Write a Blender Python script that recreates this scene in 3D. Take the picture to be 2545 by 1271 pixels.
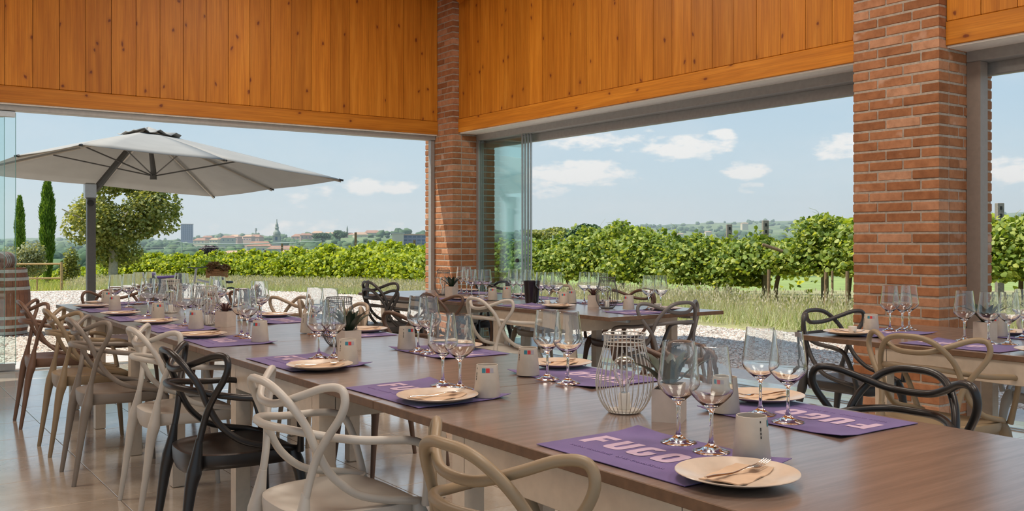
import bpy, math, random
import numpy as np
import bmesh
from mathutils import Vector, Matrix
PI = math.pi
random.seed(7)
rng = np.random.default_rng(11)
for o in list(bpy.data.objects):
    bpy.data.objects.remove(o)
S = bpy.context.scene
COL = S.collection

# ---------------------------------------------------------------- camera
F_PX = 2350.0
YAW = math.radians(35.1)
SN, CS = math.sin(YAW), math.cos(YAW)
EYE = 1.24


def W(lat, d, z=0.0):
    """a point lat metres to the right and d metres ahead of where the photographer stood"""
    return Vector((d * SN + lat * CS, d * CS - lat * SN, z))


def ray(u, d, z=0.0):
    return W((u - 1272.5) / F_PX * d, d, z)


def zat(v, d):
    return EYE + (600.0 - v) * d / F_PX


cd = bpy.data.cameras.new('camera')
cam = bpy.data.objects.new('camera', cd)
COL.objects.link(cam)
cd.sensor_width = 36.0
cd.lens = F_PX / 2545.0 * 36.0
cd.shift_y = -35.5 / 2545.0
cd.clip_end = 20000
cam.location = (0, 0, EYE)
cam.rotation_euler = (PI / 2, 0, -YAW)
S.camera = cam

# ---------------------------------------------------------------- node helpers
def mk(nt, typ, **kw):
    n = nt.nodes.new(typ)
    for k, v in kw.items():
        if k in n.inputs.keys():
            n.inputs[k].default_value = v
        else:
            setattr(n, k, v)
    return n


def math_node(nt, op, a, b=None, clamp=False):
    n = nt.nodes.new('ShaderNodeMath')
    n.operation = op
    n.use_clamp = clamp
    for i, x in enumerate((a, b)):
        if x is None:
            continue
        if isinstance(x, (int, float)):
            n.inputs[i].default_value = x
        else:
            nt.links.new(x, n.inputs[i])
    return n.outputs[0]


def ramp(nt, fac, stops, interp='LINEAR'):
    n = nt.nodes.new('ShaderNodeValToRGB')
    n.color_ramp.interpolation = interp
    el = n.color_ramp.elements
    while len(el) < len(stops):
        el.new(0.5)
    for e, (p, c) in zip(el, stops):
        e.position = p
        e.color = (*c, 1) if len(c) == 3 else c
    nt.links.new(fac, n.inputs[0])
    return n.outputs[0]


def mix(nt, fac, a, b, typ='MIX'):
    n = nt.nodes.new('ShaderNodeMix')
    n.data_type = 'RGBA'
    n.blend_type = typ
    for sock, x in ((n.inputs['Factor'], fac), (n.inputs[6], a), (n.inputs[7], b)):
        if isinstance(x, (int, float)):
            sock.default_value = x
        elif isinstance(x, tuple):
            sock.default_value = (*x, 1)
        else:
            nt.links.new(x, sock)
    return n.outputs[2]


# ---------------------------------------------------------------- sky
world = bpy.data.worlds.new('sky')
S.world = world
world.use_nodes = True
nt = world.node_tree
nt.nodes.clear()
out = mk(nt, 'ShaderNodeOutputWorld')
bg = mk(nt, 'ShaderNodeBackground')
nt.links.new(bg.outputs[0], out.inputs[0])
tc = mk(nt, 'ShaderNodeTexCoord')
sep = mk(nt, 'ShaderNodeSeparateXYZ')
nt.links.new(tc.outputs['Generated'], sep.inputs[0])
sx, sy, sz = sep.outputs
az = math_node(nt, 'ARCTAN2', sx, sy)
el = math_node(nt, 'ARCSINE', sz)
base = ramp(nt, math_node(nt, 'MAXIMUM', sz, 0.0), [(0.0, (0.50, 0.575, 0.60)), (0.05, (0.44, 0.545, 0.60)), (0.14, (0.36, 0.49, 0.59)), (0.3, (0.31, 0.45, 0.585)), (1.0, (0.22, 0.37, 0.58))])
# cloud coordinates: azimuth and stretched elevation
cmb = mk(nt, 'ShaderNodeCombineXYZ')
nt.links.new(az, cmb.inputs[0])
nt.links.new(math_node(nt, 'MULTIPLY', el, 2.4), cmb.inputs[1])
nz = mk(nt, 'ShaderNodeTexNoise', Scale=9.0, Detail=7.0, Roughness=0.58)
nt.links.new(cmb.outputs[0], nz.inputs['Vector'])
nz2 = mk(nt, 'ShaderNodeTexNoise', Scale=34.0, Detail=6.0, Roughness=0.6)
nt.links.new(cmb.outputs[0], nz2.inputs['Vector'])
# thin broken veil of cloud, everywhere low in the sky
veil = math_node(nt, 'MULTIPLY', math_node(nt, 'SUBTRACT', nz.outputs[0], 0.46), 3.0, True)
lowsky = ramp(nt, math_node(nt, 'MAXIMUM', sz, 0.0), [(0.0, (1, 1, 1)), (0.12, (.55, .55, .55)), (0.35, (.25, .25, .25)), (1, (.1, .1, .1))])
veil = math_node(nt, 'MULTIPLY', veil, lowsky)
veil = math_node(nt, 'MULTIPLY', veil, 0.42)
skyc = mix(nt, veil, base, (0.60, 0.62, 0.63))
# small fair-weather clouds: azimuth, elevation, half widths (u0, v0, ru, rv, weight) seen from the house
clouds = [(1440, 430, 125, 28, 1.), (1345, 465, 60, 22, .7), (1700, 365, 105, 28, .9), (1795, 335, 32, 13, .9),
          (1855, 425, 52, 20, .85), (1860, 468, 30, 12, .6), (2100, 370, 60, 28, .8), (1470, 350, 130, 22, .45), (910, 460, 52, 20, .85),
          (985, 465, 45, 16, .8), (2500, 430, 60, 30, .8), (760, 490, 70, 18, .35), (830, 575, 200, 20, .3)]
tot = None
lp = None
for (u, v, ru, rv, wgt) in clouds:
    a0 = YAW + math.atan((u - 1272.5) / F_PX)
    e0 = math.atan((600 - v) / F_PX * math.cos(a0 - YAW))
    ra, re = ru * 1.25 / F_PX, rv * 1.35 / F_PX
    da = math_node(nt, 'MULTIPLY', math_node(nt, 'SUBTRACT', az, a0), 1 / ra)
    de = math_node(nt, 'MULTIPLY', math_node(nt, 'SUBTRACT', el, e0), 1 / re)
    q = math_node(nt, 'ADD', math_node(nt, 'POWER', math_node(nt, 'ABSOLUTE', da), 2.0), math_node(nt, 'POWER', math_node(nt, 'ABSOLUTE', de), 2.0))
    q = math_node(nt, 'MULTIPLY', math_node(nt, 'SUBTRACT', 1.0, q), wgt)
    q = math_node(nt, 'MAXIMUM', q, -1.2)
    tot = q if tot is None else math_node(nt, 'MAXIMUM', tot, q)
puff = math_node(nt, 'ADD', tot, math_node(nt, 'MULTIPLY', math_node(nt, 'SUBTRACT', nz2.outputs[0], 0.55), 3.0))
puff = math_node(nt, 'MULTIPLY', puff, 1.9, True)
puff = math_node(nt, 'MULTIPLY', puff, 0.84)
skyc = mix(nt, puff, skyc, (0.74, 0.72, 0.69))
nt.links.new(skyc, bg.inputs[0])
bg.inputs[1].default_value = 1.05

# ---------------------------------------------------------------- sun, exposure
sd = bpy.data.lights.new('sun', 'SUN')
sd.energy = 4.2
sd.angle = math.radians(0.6)
sd.color = (1.0, 0.93, 0.80)
sun = bpy.data.objects.new('sun', sd)
COL.objects.link(sun)
sun.rotation_euler = Vector((0.58, -0.306, -1.0)).to_track_quat('-Z', 'Y').to_euler()
# unseen fill lights added to brighten the room (wide, warm panels below the ceiling)
FILL_PANELS = [(3.6, 7.4), (3.6, 3.6), (-0.6, 5.6), (0.6, 1.2), (3.8, 0.2)]
FILL_W = 58.0
HAZE = 0.00022
S.view_settings.view_transform = 'Standard'
S.view_settings.look = 'None'
S.view_settings.exposure = 0.35
S.view_settings.gamma = 1.0
S.view_settings.use_curve_mapping = False
S.cycles.max_bounces = 12
S.cycles.diffuse_bounces = 5
S.cycles.glossy_bounces = 5
S.cycles.transmission_bounces = 12
S.cycles.transparent_max_bounces = 16
S.cycles.sample_clamp_indirect = 6.0
S.cycles.use_denoising = True

# ---------------------------------------------------------------- materials
MATS = {}


def new_mat(name):
    m = bpy.data.materials.new(name)
    m.use_nodes = True
    nt = m.node_tree
    b = nt.nodes['Principled BSDF']
    MATS[name] = m
    return m, nt, b


def bump(nt, b, height, strength=0.3, dist=0.01):
    n = mk(nt, 'ShaderNodeBump')
    n.inputs['Strength'].default_value = strength
    n.inputs['Distance'].default_value = dist
    nt.links.new(height, n.inputs['Height'])
    nt.links.new(n.outputs[0], b.inputs['Normal'])


def coords(nt, scale=(1, 1, 1), rnd=0.0, kind='Object'):
    t = mk(nt, 'ShaderNodeTexCoord')
    v = t.outputs[kind]
    if rnd:
        oi = mk(nt, 'ShaderNodeObjectInfo')
        a = mk(nt, 'ShaderNodeVectorMath', operation='ADD')
        cx = mk(nt, 'ShaderNodeCombineXYZ')
        r = math_node(nt, 'MULTIPLY', oi.outputs['Random'], rnd)
        for i in range(3):
            nt.links.new(r, cx.inputs[i])
        nt.links.new(v, a.inputs[0])
        nt.links.new(cx.outputs[0], a.inputs[1])
        v = a.outputs[0]
    mp = mk(nt, 'ShaderNodeMapping')
    mp.inputs['Scale'].default_value = scale
    nt.links.new(v, mp.inputs[0])
    return mp.outputs[0]


def plain(name, col, rough=0.5, metal=0.0, var=0.0, scale=30, spec=0.5, bmp=0.0, rnd=0.0):
    m, nt, b = new_mat(name)
    b.inputs['Roughness'].default_value = rough
    b.inputs['Metallic'].default_value = metal
    b.inputs['Specular IOR Level'].default_value = spec
    n = mk(nt, 'ShaderNodeTexNoise', Scale=scale, Detail=4.0)
    nt.links.new(coords(nt), n.inputs['Vector'])
    k = var if var else 0.06
    c = ramp(nt, n.outputs[0], [(0.3, tuple(x * (1 - k) for x in col)), (0.7, tuple(min(1, x * (1 + k)) for x in col))])
    if rnd:
        oi = mk(nt, 'ShaderNodeObjectInfo')
        c = mix(nt, 1.0, c, ramp(nt, oi.outputs['Random'], [(0, (1 - rnd,) * 3), (1, (1 + rnd * .6,) * 3)]), 'MULTIPLY')
    nt.links.new(c, b.inputs['Base Color'])
    if bmp:
        bump(nt, b, n.outputs[0], bmp, 0.004)
    return m


def pine(name, axis):
    """honey-coloured knotty pine, grain along the given axis"""
    m, nt, b = new_mat(name)
    sc = {'Z': (9, 9, 0.55), 'X': (0.55, 9, 9), 'Y': (9, 0.55, 9)}[axis]
    v = coords(nt, sc, 37.0)
    n1 = mk(nt, 'ShaderNodeTexNoise', Scale=1.6, Detail=5.0, Roughness=0.6, Distortion=0.6)
    nt.links.new(v, n1.inputs['Vector'])
    v2 = coords(nt, tuple(x * 3.2 if x > 1 else x for x in sc), 37.0)
    n2 = mk(nt, 'ShaderNodeTexNoise', Scale=3.0, Detail=6.0, Roughness=0.65)
    nt.links.new(v2, n2.inputs['Vector'])
    c = ramp(nt, n1.outputs[0], [(0.3, (0.45, 0.155, 0.012)), (0.55, (0.56, 0.215, 0.020)), (0.75, (0.66, 0.28, 0.035))])
    c2 = ramp(nt, n2.outputs[0], [(0.35, (0.72, 0.66, 0.6)), (0.6, (1.02, 1.0, 1.0))])
    c = mix(nt, 0.8, c, c2, 'MULTIPLY')
    # knots
    ks = {'Z': (1, 0, .62), 'X': (.62, 0, 1), 'Y': (0, .62, 1)}[axis]
    vv = coords(nt, ks, 37.0)
    sp = mk(nt, 'ShaderNodeSeparateXYZ')
    nt.links.new(vv, sp.inputs[0])
    cb_ = mk(nt, 'ShaderNodeCombineXYZ')
    nt.links.new(sp.outputs[1 if axis == 'Y' else 0], cb_.inputs[0])
    nt.links.new(sp.outputs[2], cb_.inputs[1])
    vv = cb_.outputs[0]
    vo = mk(nt, 'ShaderNodeTexVoronoi', Scale=3.6, Randomness=1.0)
    vo.voronoi_dimensions = '2D'
    wn = mk(nt, 'ShaderNodeTexNoise', Scale=14.0, Detail=3.0)
    nt.links.new(vv, wn.inputs['Vector'])
    vm = mk(nt, 'ShaderNodeVectorMath', operation='MULTIPLY_ADD')
    nt.links.new(wn.outputs['Color'], vm.inputs[0])
    vm.inputs[1].default_value = (.05, .05, .05)
    nt.links.new(vv, vm.inputs[2])
    vv = vm.outputs[0]
    nt.links.new(vv, vo.inputs['Vector'])
    kn = ramp(nt, vo.outputs['Distance'], [(0.0, (1, 1, 1)), (0.03, (.9, .9, .9)), (0.05, (0.25,) * 3), (0.10, (0.06,)*3), (0.18, (0, 0, 0))])
    c = mix(nt, kn, c, (0.16, 0.035, 0.008))
    oi = mk(nt, 'ShaderNodeObjectInfo')
    c = mix(nt, 1.0, c, ramp(nt, oi.outputs['Random'], [(0, (0.84, 0.80, 0.76)), (1, (1.10, 1.08, 1.05))]), 'MULTIPLY')
    nt.links.new(c, b.inputs['Base Color'])
    b.inputs['Roughness'].default_value = 0.48
    b.inputs['Specular IOR Level'].default_value = 0.3
    bump(nt, b, n2.outputs[0], 0.15, 0.002)
    return m


pine('pine_upright', 'Z')
pine('pine_x', 'X')
pine('pine_y', 'Y')

# brick: colour varies brick to brick, soft fired texture
m, nt, b = new_mat('brick')
oi = mk(nt, 'ShaderNodeObjectInfo')
c = ramp(nt, oi.outputs['Random'], [(0, (0.25, 0.105, 0.047)), (0.3, (0.31, 0.132, 0.06)), (0.6, (0.36, 0.16, 0.076)), (0.85, (0.40, 0.19, 0.10)), (1.0, (0.46, 0.25, 0.15))])
n = mk(nt, 'ShaderNodeTexNoise', Scale=14.0, Detail=8.0, Roughness=0.62)
nt.links.new(coords(nt, (1, 1, 1), 51.0), n.inputs['Vector'])
c = mix(nt, 0.75, c, ramp(nt, n.outputs[0], [(0.3, (0.66, 0.60, 0.56)), (0.62, (1.12, 1.12, 1.12))]), 'MULTIPLY')
n2 = mk(nt, 'ShaderNodeTexNoise', Scale=4.0, Detail=3.0)
nt.links.new(coords(nt, (1, 1, 1), 81.0), n2.inputs['Vector'])
c = mix(nt, ramp(nt, n2.outputs[0], [(0.66, (0, 0, 0)), (0.72, (.6, .6, .6))]), c, (0.55, 0.36, 0.26))
nt.links.new(c, b.inputs['Base Color'])
b.inputs['Roughness'].default_value = 0.85
b.inputs['Specular IOR Level'].default_value = 0.2
bump(nt, b, n.outputs[0], 0.6, 0.006)
plain('mortar', (0.36, 0.305, 0.25), 0.95, var=0.18, scale=40, spec=0.1, bmp=0.5)

# travertine tiles
m, nt, b = new_mat('travertine')
v = coords(nt, (1, 1, 1), 23.0)
n = mk(nt, 'ShaderNodeTexNoise', Scale=3.0, Detail=9.0, Roughness=0.65, Distortion=1.2)
nt.links.new(v, n.inputs['Vector'])
n2 = mk(nt, 'ShaderNodeTexNoise', Scale=26.0, Detail=6.0, Roughness=0.7)
nt.links.new(v, n2.inputs['Vector'])
c = ramp(nt, n.outputs[0], [(0.3, (0.50, 0.42, 0.33)), (0.5, (0.60, 0.52, 0.42)), (0.7, (0.70, 0.63, 0.53))])
c = mix(nt, 0.5, c, ramp(nt, n2.outputs[0], [(0.34, (0.78, 0.73, 0.68)), (0.5, (1, 1, 1))]), 'MULTIPLY')
nt.links.new(c, b.inputs['Base Color'])
nt.links.new(ramp(nt, n2.outputs[0], [(0.3, (0.28,) * 3), (0.7, (0.13,) * 3)]), b.inputs['Roughness'])
b.inputs['IOR'].default_value = 1.8
b.inputs['Coat Weight'].default_value = 1.0
b.inputs['Coat IOR'].default_value = 2.0
b.inputs['Coat Roughness'].default_value = 0.11
bump(nt, b, n2.outputs[0], 0.05, 0.002)
plain('grout', (0.20, 0.15, 0.11), 0.9)
plain('ceiling_wood', (0.60, 0.24, 0.05), 0.6, var=.12)
plain('paving', (0.50, 0.49, 0.47), 0.75, var=0.08, scale=20, bmp=.1)

# laminate table top, grain across the table
m, nt, b = new_mat('table_wood')
v = coords(nt, (1.2, 16, 4), 19.0)
n = mk(nt, 'ShaderNodeTexNoise', Scale=2.2, Detail=7.0, Roughness=0.65, Distortion=0.4)
nt.links.new(v, n.inputs['Vector'])
c = ramp(nt, n.outputs[0], [(0.28, (0.10, 0.060, 0.042)), (0.5, (0.165, 0.108, 0.078)), (0.72, (0.24, 0.17, 0.13))])
nt.links.new(c, b.inputs['Base Color'])
nt.links.new(ramp(nt, n.outputs[0], [(0.3, (0.40,) * 3), (0.7, (0.30,) * 3)]), b.inputs['Roughness'])
b.inputs['IOR'].default_value = 1.7
b.inputs['Coat Weight'].default_value = 1.0
b.inputs['Coat IOR'].default_value = 1.9
b.inputs['Coat Roughness'].default_value = 0.2
bump(nt, b, n.outputs[0], 0.08, 0.002)

plain('table_edge', (0.15, 0.085, 0.048), 0.5, var=.2)
plain('table_white', (0.60, 0.51, 0.40), 0.38)
plain('steel', (0.42, 0.43, 0.43), 0.32, 0.85)
plain('frame_metal', (0.33, 0.32, 0.305), 0.42, 0.3)
plain('jamb_metal', (0.24, 0.195, 0.165), 0.45, 0.2)
plain('white_metal', (0.82, 0.79, 0.74), 0.45)
plain('dark_rubber', (0.02, 0.02, 0.02), 0.6)
for nm, col, r in (('chair_black', (0.012, 0.011, 0.011), 0.36), ('chair_white', (0.47, 0.44, 0.39), 0.42), ('chair_grey', (0.20, 0.17, 0.14), 0.45),
                   ('chair_taupe', (0.15, 0.085, 0.055), 0.45), ('chair_mustard', (0.25, 0.185, 0.11), 0.45), ('chair_beige', (0.36, 0.28, 0.20), 0.45),
                   ('chair_brown', (0.10, 0.055, 0.035), 0.42), ('chair_anthracite', (0.045, 0.042, 0.04), 0.42), ('chair_slate', (0.13, 0.12, 0.115), 0.42)):
    plain(nm, col, r, scale=8)
plain('porcelain', (0.60, 0.50, 0.40), 0.22)
plain('ceramic', (0.54, 0.48, 0.40), 0.4)
plain('label_teal', (0.03, 0.20, 0.26), 0.5)
plain('label_red', (0.55, 0.03, 0.03), 0.5)
plain('label_grey', (0.36, 0.33, 0.36), 0.5)
plain('ink', (0.03, 0.025, 0.02), 0.6)
plain('napkin_paper', (0.56, 0.40, 0.27), 0.8)
plain('silver', (0.62, 0.58, 0.54), 0.16, 1.0)
plain('planter_white', (0.52, 0.44, 0.37), 0.4)
plain('soil', (0.04, 0.025, 0.018), 0.95)
plain('agave', (0.018, 0.036, 0.02), 0.45, var=.25)
plain('succulent_red', (0.10, 0.045, 0.04), 0.5, var=.3)
plain('lantern_wire', (0.55, 0.52, 0.46), 0.35, 0.3)
plain('lantern_wire_dark', (0.10, 0.10, 0.10), 0.4, 0.3)
plain('bucket_dark', (0.018, 0.014, 0.016), 0.3)
plain('candle', (0.72, 0.70, 0.64), 0.5)
plain('letter', (0.50, 0.38, 0.50), 0.9)
plain('letter_small', (0.24, 0.17, 0.36), 0.9)

m, nt, b = new_mat('purple_cloth')
v = coords(nt, (1, 1, 1), 3.0)
n = mk(nt, 'ShaderNodeTexNoise', Scale=420.0, Detail=2.0)
nt.links.new(v, n.inputs['Vector'])
n3 = mk(nt, 'ShaderNodeTexNoise', Scale=9.0, Detail=4.0)
nt.links.new(v, n3.inputs['Vector'])
c = ramp(nt, n3.outputs[0], [(0.3, (0.085, 0.045, 0.185)), (0.7, (0.125, 0.072, 0.25))])
c = mix(nt, .3, c, ramp(nt, n.outputs[0], [(0.3, (.7, .7, .7)), (0.7, (1.2, 1.2, 1.2))]), 'MULTIPLY')
nt.links.new(c, b.inputs['Base Color'])
b.inputs['Roughness'].default_value = 0.85
b.inputs['Sheen Weight'].default_value = 0.25
bump(nt, b, n.outputs[0], 0.3, 0.001)

# clear drinking glass
m, nt, b = new_mat('clear_glass')
b.inputs['Base Color'].default_value = (0.97, 0.985, 0.98, 1)
b.inputs['Transmission Weight'].default_value = 1.0
b.inputs['Roughness'].default_value = 0.0
b.inputs['IOR'].default_value = 1.5


def pane_mat(name, tint):
    m = bpy.data.materials.new(name)
    m.use_nodes = True
    nt = m.node_tree
    nt.nodes.clear()
    o = mk(nt, 'ShaderNodeOutputMaterial')
    tr = mk(nt, 'ShaderNodeBsdfTransparent')
    tr.inputs[0].default_value = (*tint, 1)
    gl = mk(nt, 'ShaderNodeBsdfGlossy')
    gl.inputs['Roughness'].default_value = 0.0
    fr = mk(nt, 'ShaderNodeFresnel')
    gmn = mk(nt, 'ShaderNodeNewGeometry')
    iv = math_node(nt, 'SUBTRACT', 1.5, math_node(nt, 'MULTIPLY', gmn.outputs['Backfacing'], 1.5 - 1 / 1.5))
    nt.links.new(iv, fr.inputs['IOR'])
    ms = mk(nt, 'ShaderNodeMixShader')
    nt.links.new(fr.outputs[0], ms.inputs[0])
    nt.links.new(tr.outputs[0], ms.inputs[1])
    nt.links.new(gl.outputs[0], ms.inputs[2])
    nt.links.new(ms.outputs[0], o.inputs[0])
    MATS[name] = m
    return m


pane_mat('pane_glass', (0.93, 0.975, 0.965))
plain('pane_edge', (0.07, 0.25, 0.20), 0.15)

# outdoor
m, nt, b = new_mat('gravel')
v = coords(nt)
vo = mk(nt, 'ShaderNodeTexVoronoi', Scale=28.0)
nt.links.new(v, vo.inputs['Vector'])
vs = mk(nt, 'ShaderNodeSeparateColor')
nt.links.new(vo.outputs['Color'], vs.inputs[0])
c = ramp(nt, vs.outputs[0], [(0.0, (0.30, 0.245, 0.20)), (0.25, (0.50, 0.44, 0.38)), (0.6, (0.62, 0.56, 0.49)), (0.85, (0.70, 0.66, 0.60)), (1, (0.50, 0.33, 0.25))])
nt.links.new(c, b.inputs['Base Color'])
b.inputs['Roughness'].default_value = 0.9
hh = math_node(nt, 'SUBTRACT', 1.0, vo.outputs['Distance'])
bump(nt, b, hh, 0.9, 0.02)
m, nt, b = new_mat('pebble')
gm = mk(nt, 'ShaderNodeNewGeometry')
c = ramp(nt, gm.outputs['Random Per Island'], [(0.0, (0.22, 0.17, 0.14)), (0.2, (0.42, 0.35, 0.29)), (0.5, (0.58, 0.51, 0.44)), (0.8, (0.70, 0.66, 0.60)), (1, (0.46, 0.27, 0.20))])
nt.links.new(c, b.inputs['Base Color'])
b.inputs['Roughness'].default_value = 0.85


def leaf_mat(name, lo, mid, hi, trans=0.35, rough=0.5):
    m = bpy.data.materials.new(name)
    m.use_nodes = True
    nt = m.node_tree
    b = nt.nodes['Principled BSDF']
    gm = mk(nt, 'ShaderNodeNewGeometry')
    c = ramp(nt, gm.outputs['Random Per Island'], [(0.0, lo), (0.5, mid), (1.0, hi)])
    nt.links.new(c, b.inputs['Base Color'])
    b.inputs['Roughness'].default_value = rough
    b.inputs['Specular IOR Level'].default_value = 0.35
    t = mk(nt, 'ShaderNodeBsdfTranslucent')
    c2 = mix(nt, 1.0, c, (1.5, 1.35, 0.5), 'MULTIPLY')
    nt.links.new(c2, t.inputs[0])
    ms = mk(nt, 'ShaderNodeMixShader')
    ms.inputs[0].default_value = trans
    nt.links.new(b.outputs[0], ms.inputs[1])
    nt.links.new(t.outputs[0], ms.inputs[2])
    nt.links.new(ms.outputs[0], nt.nodes['Material Output'].inputs[0])
    MATS[name] = m
    return m


leaf_mat('vine_leaf', (0.08, 0.14, 0.025), (0.24, 0.33, 0.055), (0.56, 0.60, 0.17), .42)
leaf_mat('vine_leaf_far', (0.13, 0.20, 0.015), (0.33, 0.42, 0.035), (0.60, 0.64, 0.09), .45)
leaf_mat('tree_leaf', (0.12, 0.16, 0.045), (0.28, 0.31, 0.09), (0.54, 0.52, 0.21), .42)
leaf_mat('cypress_leaf', (0.07, 0.15, 0.02), (0.14, 0.26, 0.035), (0.25, 0.37, 0.06), .3)
leaf_mat('olive_leaf', (0.20, 0.23, 0.12), (0.32, 0.34, 0.19), (0.46, 0.46, 0.28), .3)
leaf_mat('lavender_stalk', (0.32, 0.32, 0.20), (0.50, 0.47, 0.34), (0.66, 0.58, 0.50), .3)
leaf_mat('lavender_green', (0.26, 0.32, 0.14), (0.42, 0.48, 0.24), (0.60, 0.63, 0.38), .3)
leaf_mat('dry_grass', (0.33, 0.30, 0.12), (0.45, 0.42, 0.18), (0.58, 0.52, 0.26), .3)
leaf_mat('wild_grass', (0.26, 0.34, 0.08), (0.46, 0.50, 0.15), (0.68, 0.64, 0.32), .35)
leaf_mat('flower_red', (0.18, 0.10, 0.05), (0.30, 0.16, 0.08), (0.38, 0.30, 0.12), .2)
plain('bark', (0.12, 0.085, 0.06), 0.9, var=.3, scale=18, bmp=.6)
plain('bark_pale', (0.42, 0.37, 0.28), 0.85, var=.2, scale=10, bmp=.4)
plain('post_concrete', (0.26, 0.235, 0.20), 0.9, var=.15, bmp=.3)
plain('post_wood', (0.20, 0.135, 0.075), 0.85, var=.2, bmp=.3)
plain('fence_wood', (0.40, 0.26, 0.11), 0.8, var=.2)
plain('canopy_cloth', (0.37, 0.355, 0.33), 0.9, var=.04, scale=4)
plain('parasol_metal', (0.10, 0.095, 0.09), 0.4, .4)
plain('parasol_rib', (0.42, 0.37, 0.31), 0.45, .2)
plain('oak_stave', (0.27, 0.115, 0.065), 0.7, var=.25, scale=14, rnd=.15)
plain('hoop', (0.50, 0.47, 0.44), 0.5, .4)
plain('meadow', (0.26, 0.33, 0.09), 0.95, var=.3, scale=.6)
plain('soil_ground', (0.34, 0.32, 0.15), 0.95, var=.3, scale=.8)
plain('chalkboard', (0.03, 0.028, 0.03), 0.7)
plain('chalk', (0.6, 0.6, 0.58), 0.9)
plain('bike_black', (0.03, 0.028, 0.035), 0.4)
plain('bike_white', (0.55, 0.52, 0.52), 0.4)
plain('wicker', (0.34, 0.15, 0.05), 0.8, var=.3, scale=60)
plain('wood_red', (0.22, 0.09, 0.04), 0.7)
plain('pot_clay', (0.17, 0.12, 0.09), 0.8)
plain('wall_cream', (0.62, 0.55, 0.42), 0.9)
plain('wall_pink', (0.50, 0.36, 0.30), 0.9)
plain('wall_stone', (0.42, 0.42, 0.38), 0.9)
plain('wall_glass', (0.10, 0.14, 0.22), 0.5)
plain('tower_blue', (0.27, 0.28, 0.38), 0.6)
plain('tile_roof', (0.38, 0.21, 0.145), 0.9, var=.15, scale=.2)
plain('tile_roof_pale', (0.55, 0.36, 0.24), 0.9, var=.1, scale=.2)
plain('copper_green', (0.30, 0.33, 0.29), 0.8)
plain('wire_grey', (0.33, 0.38, 0.36), 0.6)
leaf_mat('far_wood', (0.055, 0.105, 0.055), (0.085, 0.15, 0.07), (0.13, 0.19, 0.085), 0.0, .95)
m, nt, b = new_mat('far_land')
v = coords(nt, (.006, .006, .0))
n = mk(nt, 'ShaderNodeTexNoise', Scale=1.0, Detail=9.0, Roughness=.65)
nt.links.new(v, n.inputs['Vector'])
c = ramp(nt, n.outputs[0], [(0.3, (0.07, 0.125, 0.085)), (0.46, (0.12, 0.18, 0.10)), (0.52, (0.22, 0.28, 0.14)), (0.6, (0.14, 0.19, 0.12)), (0.75, (0.30, 0.28, 0.2))])
nt.links.new(c, b.inputs['Base Color'])
b.inputs['Roughness'].default_value = 1.0
b.inputs['Specular IOR Level'].default_value = 0.0

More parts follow.
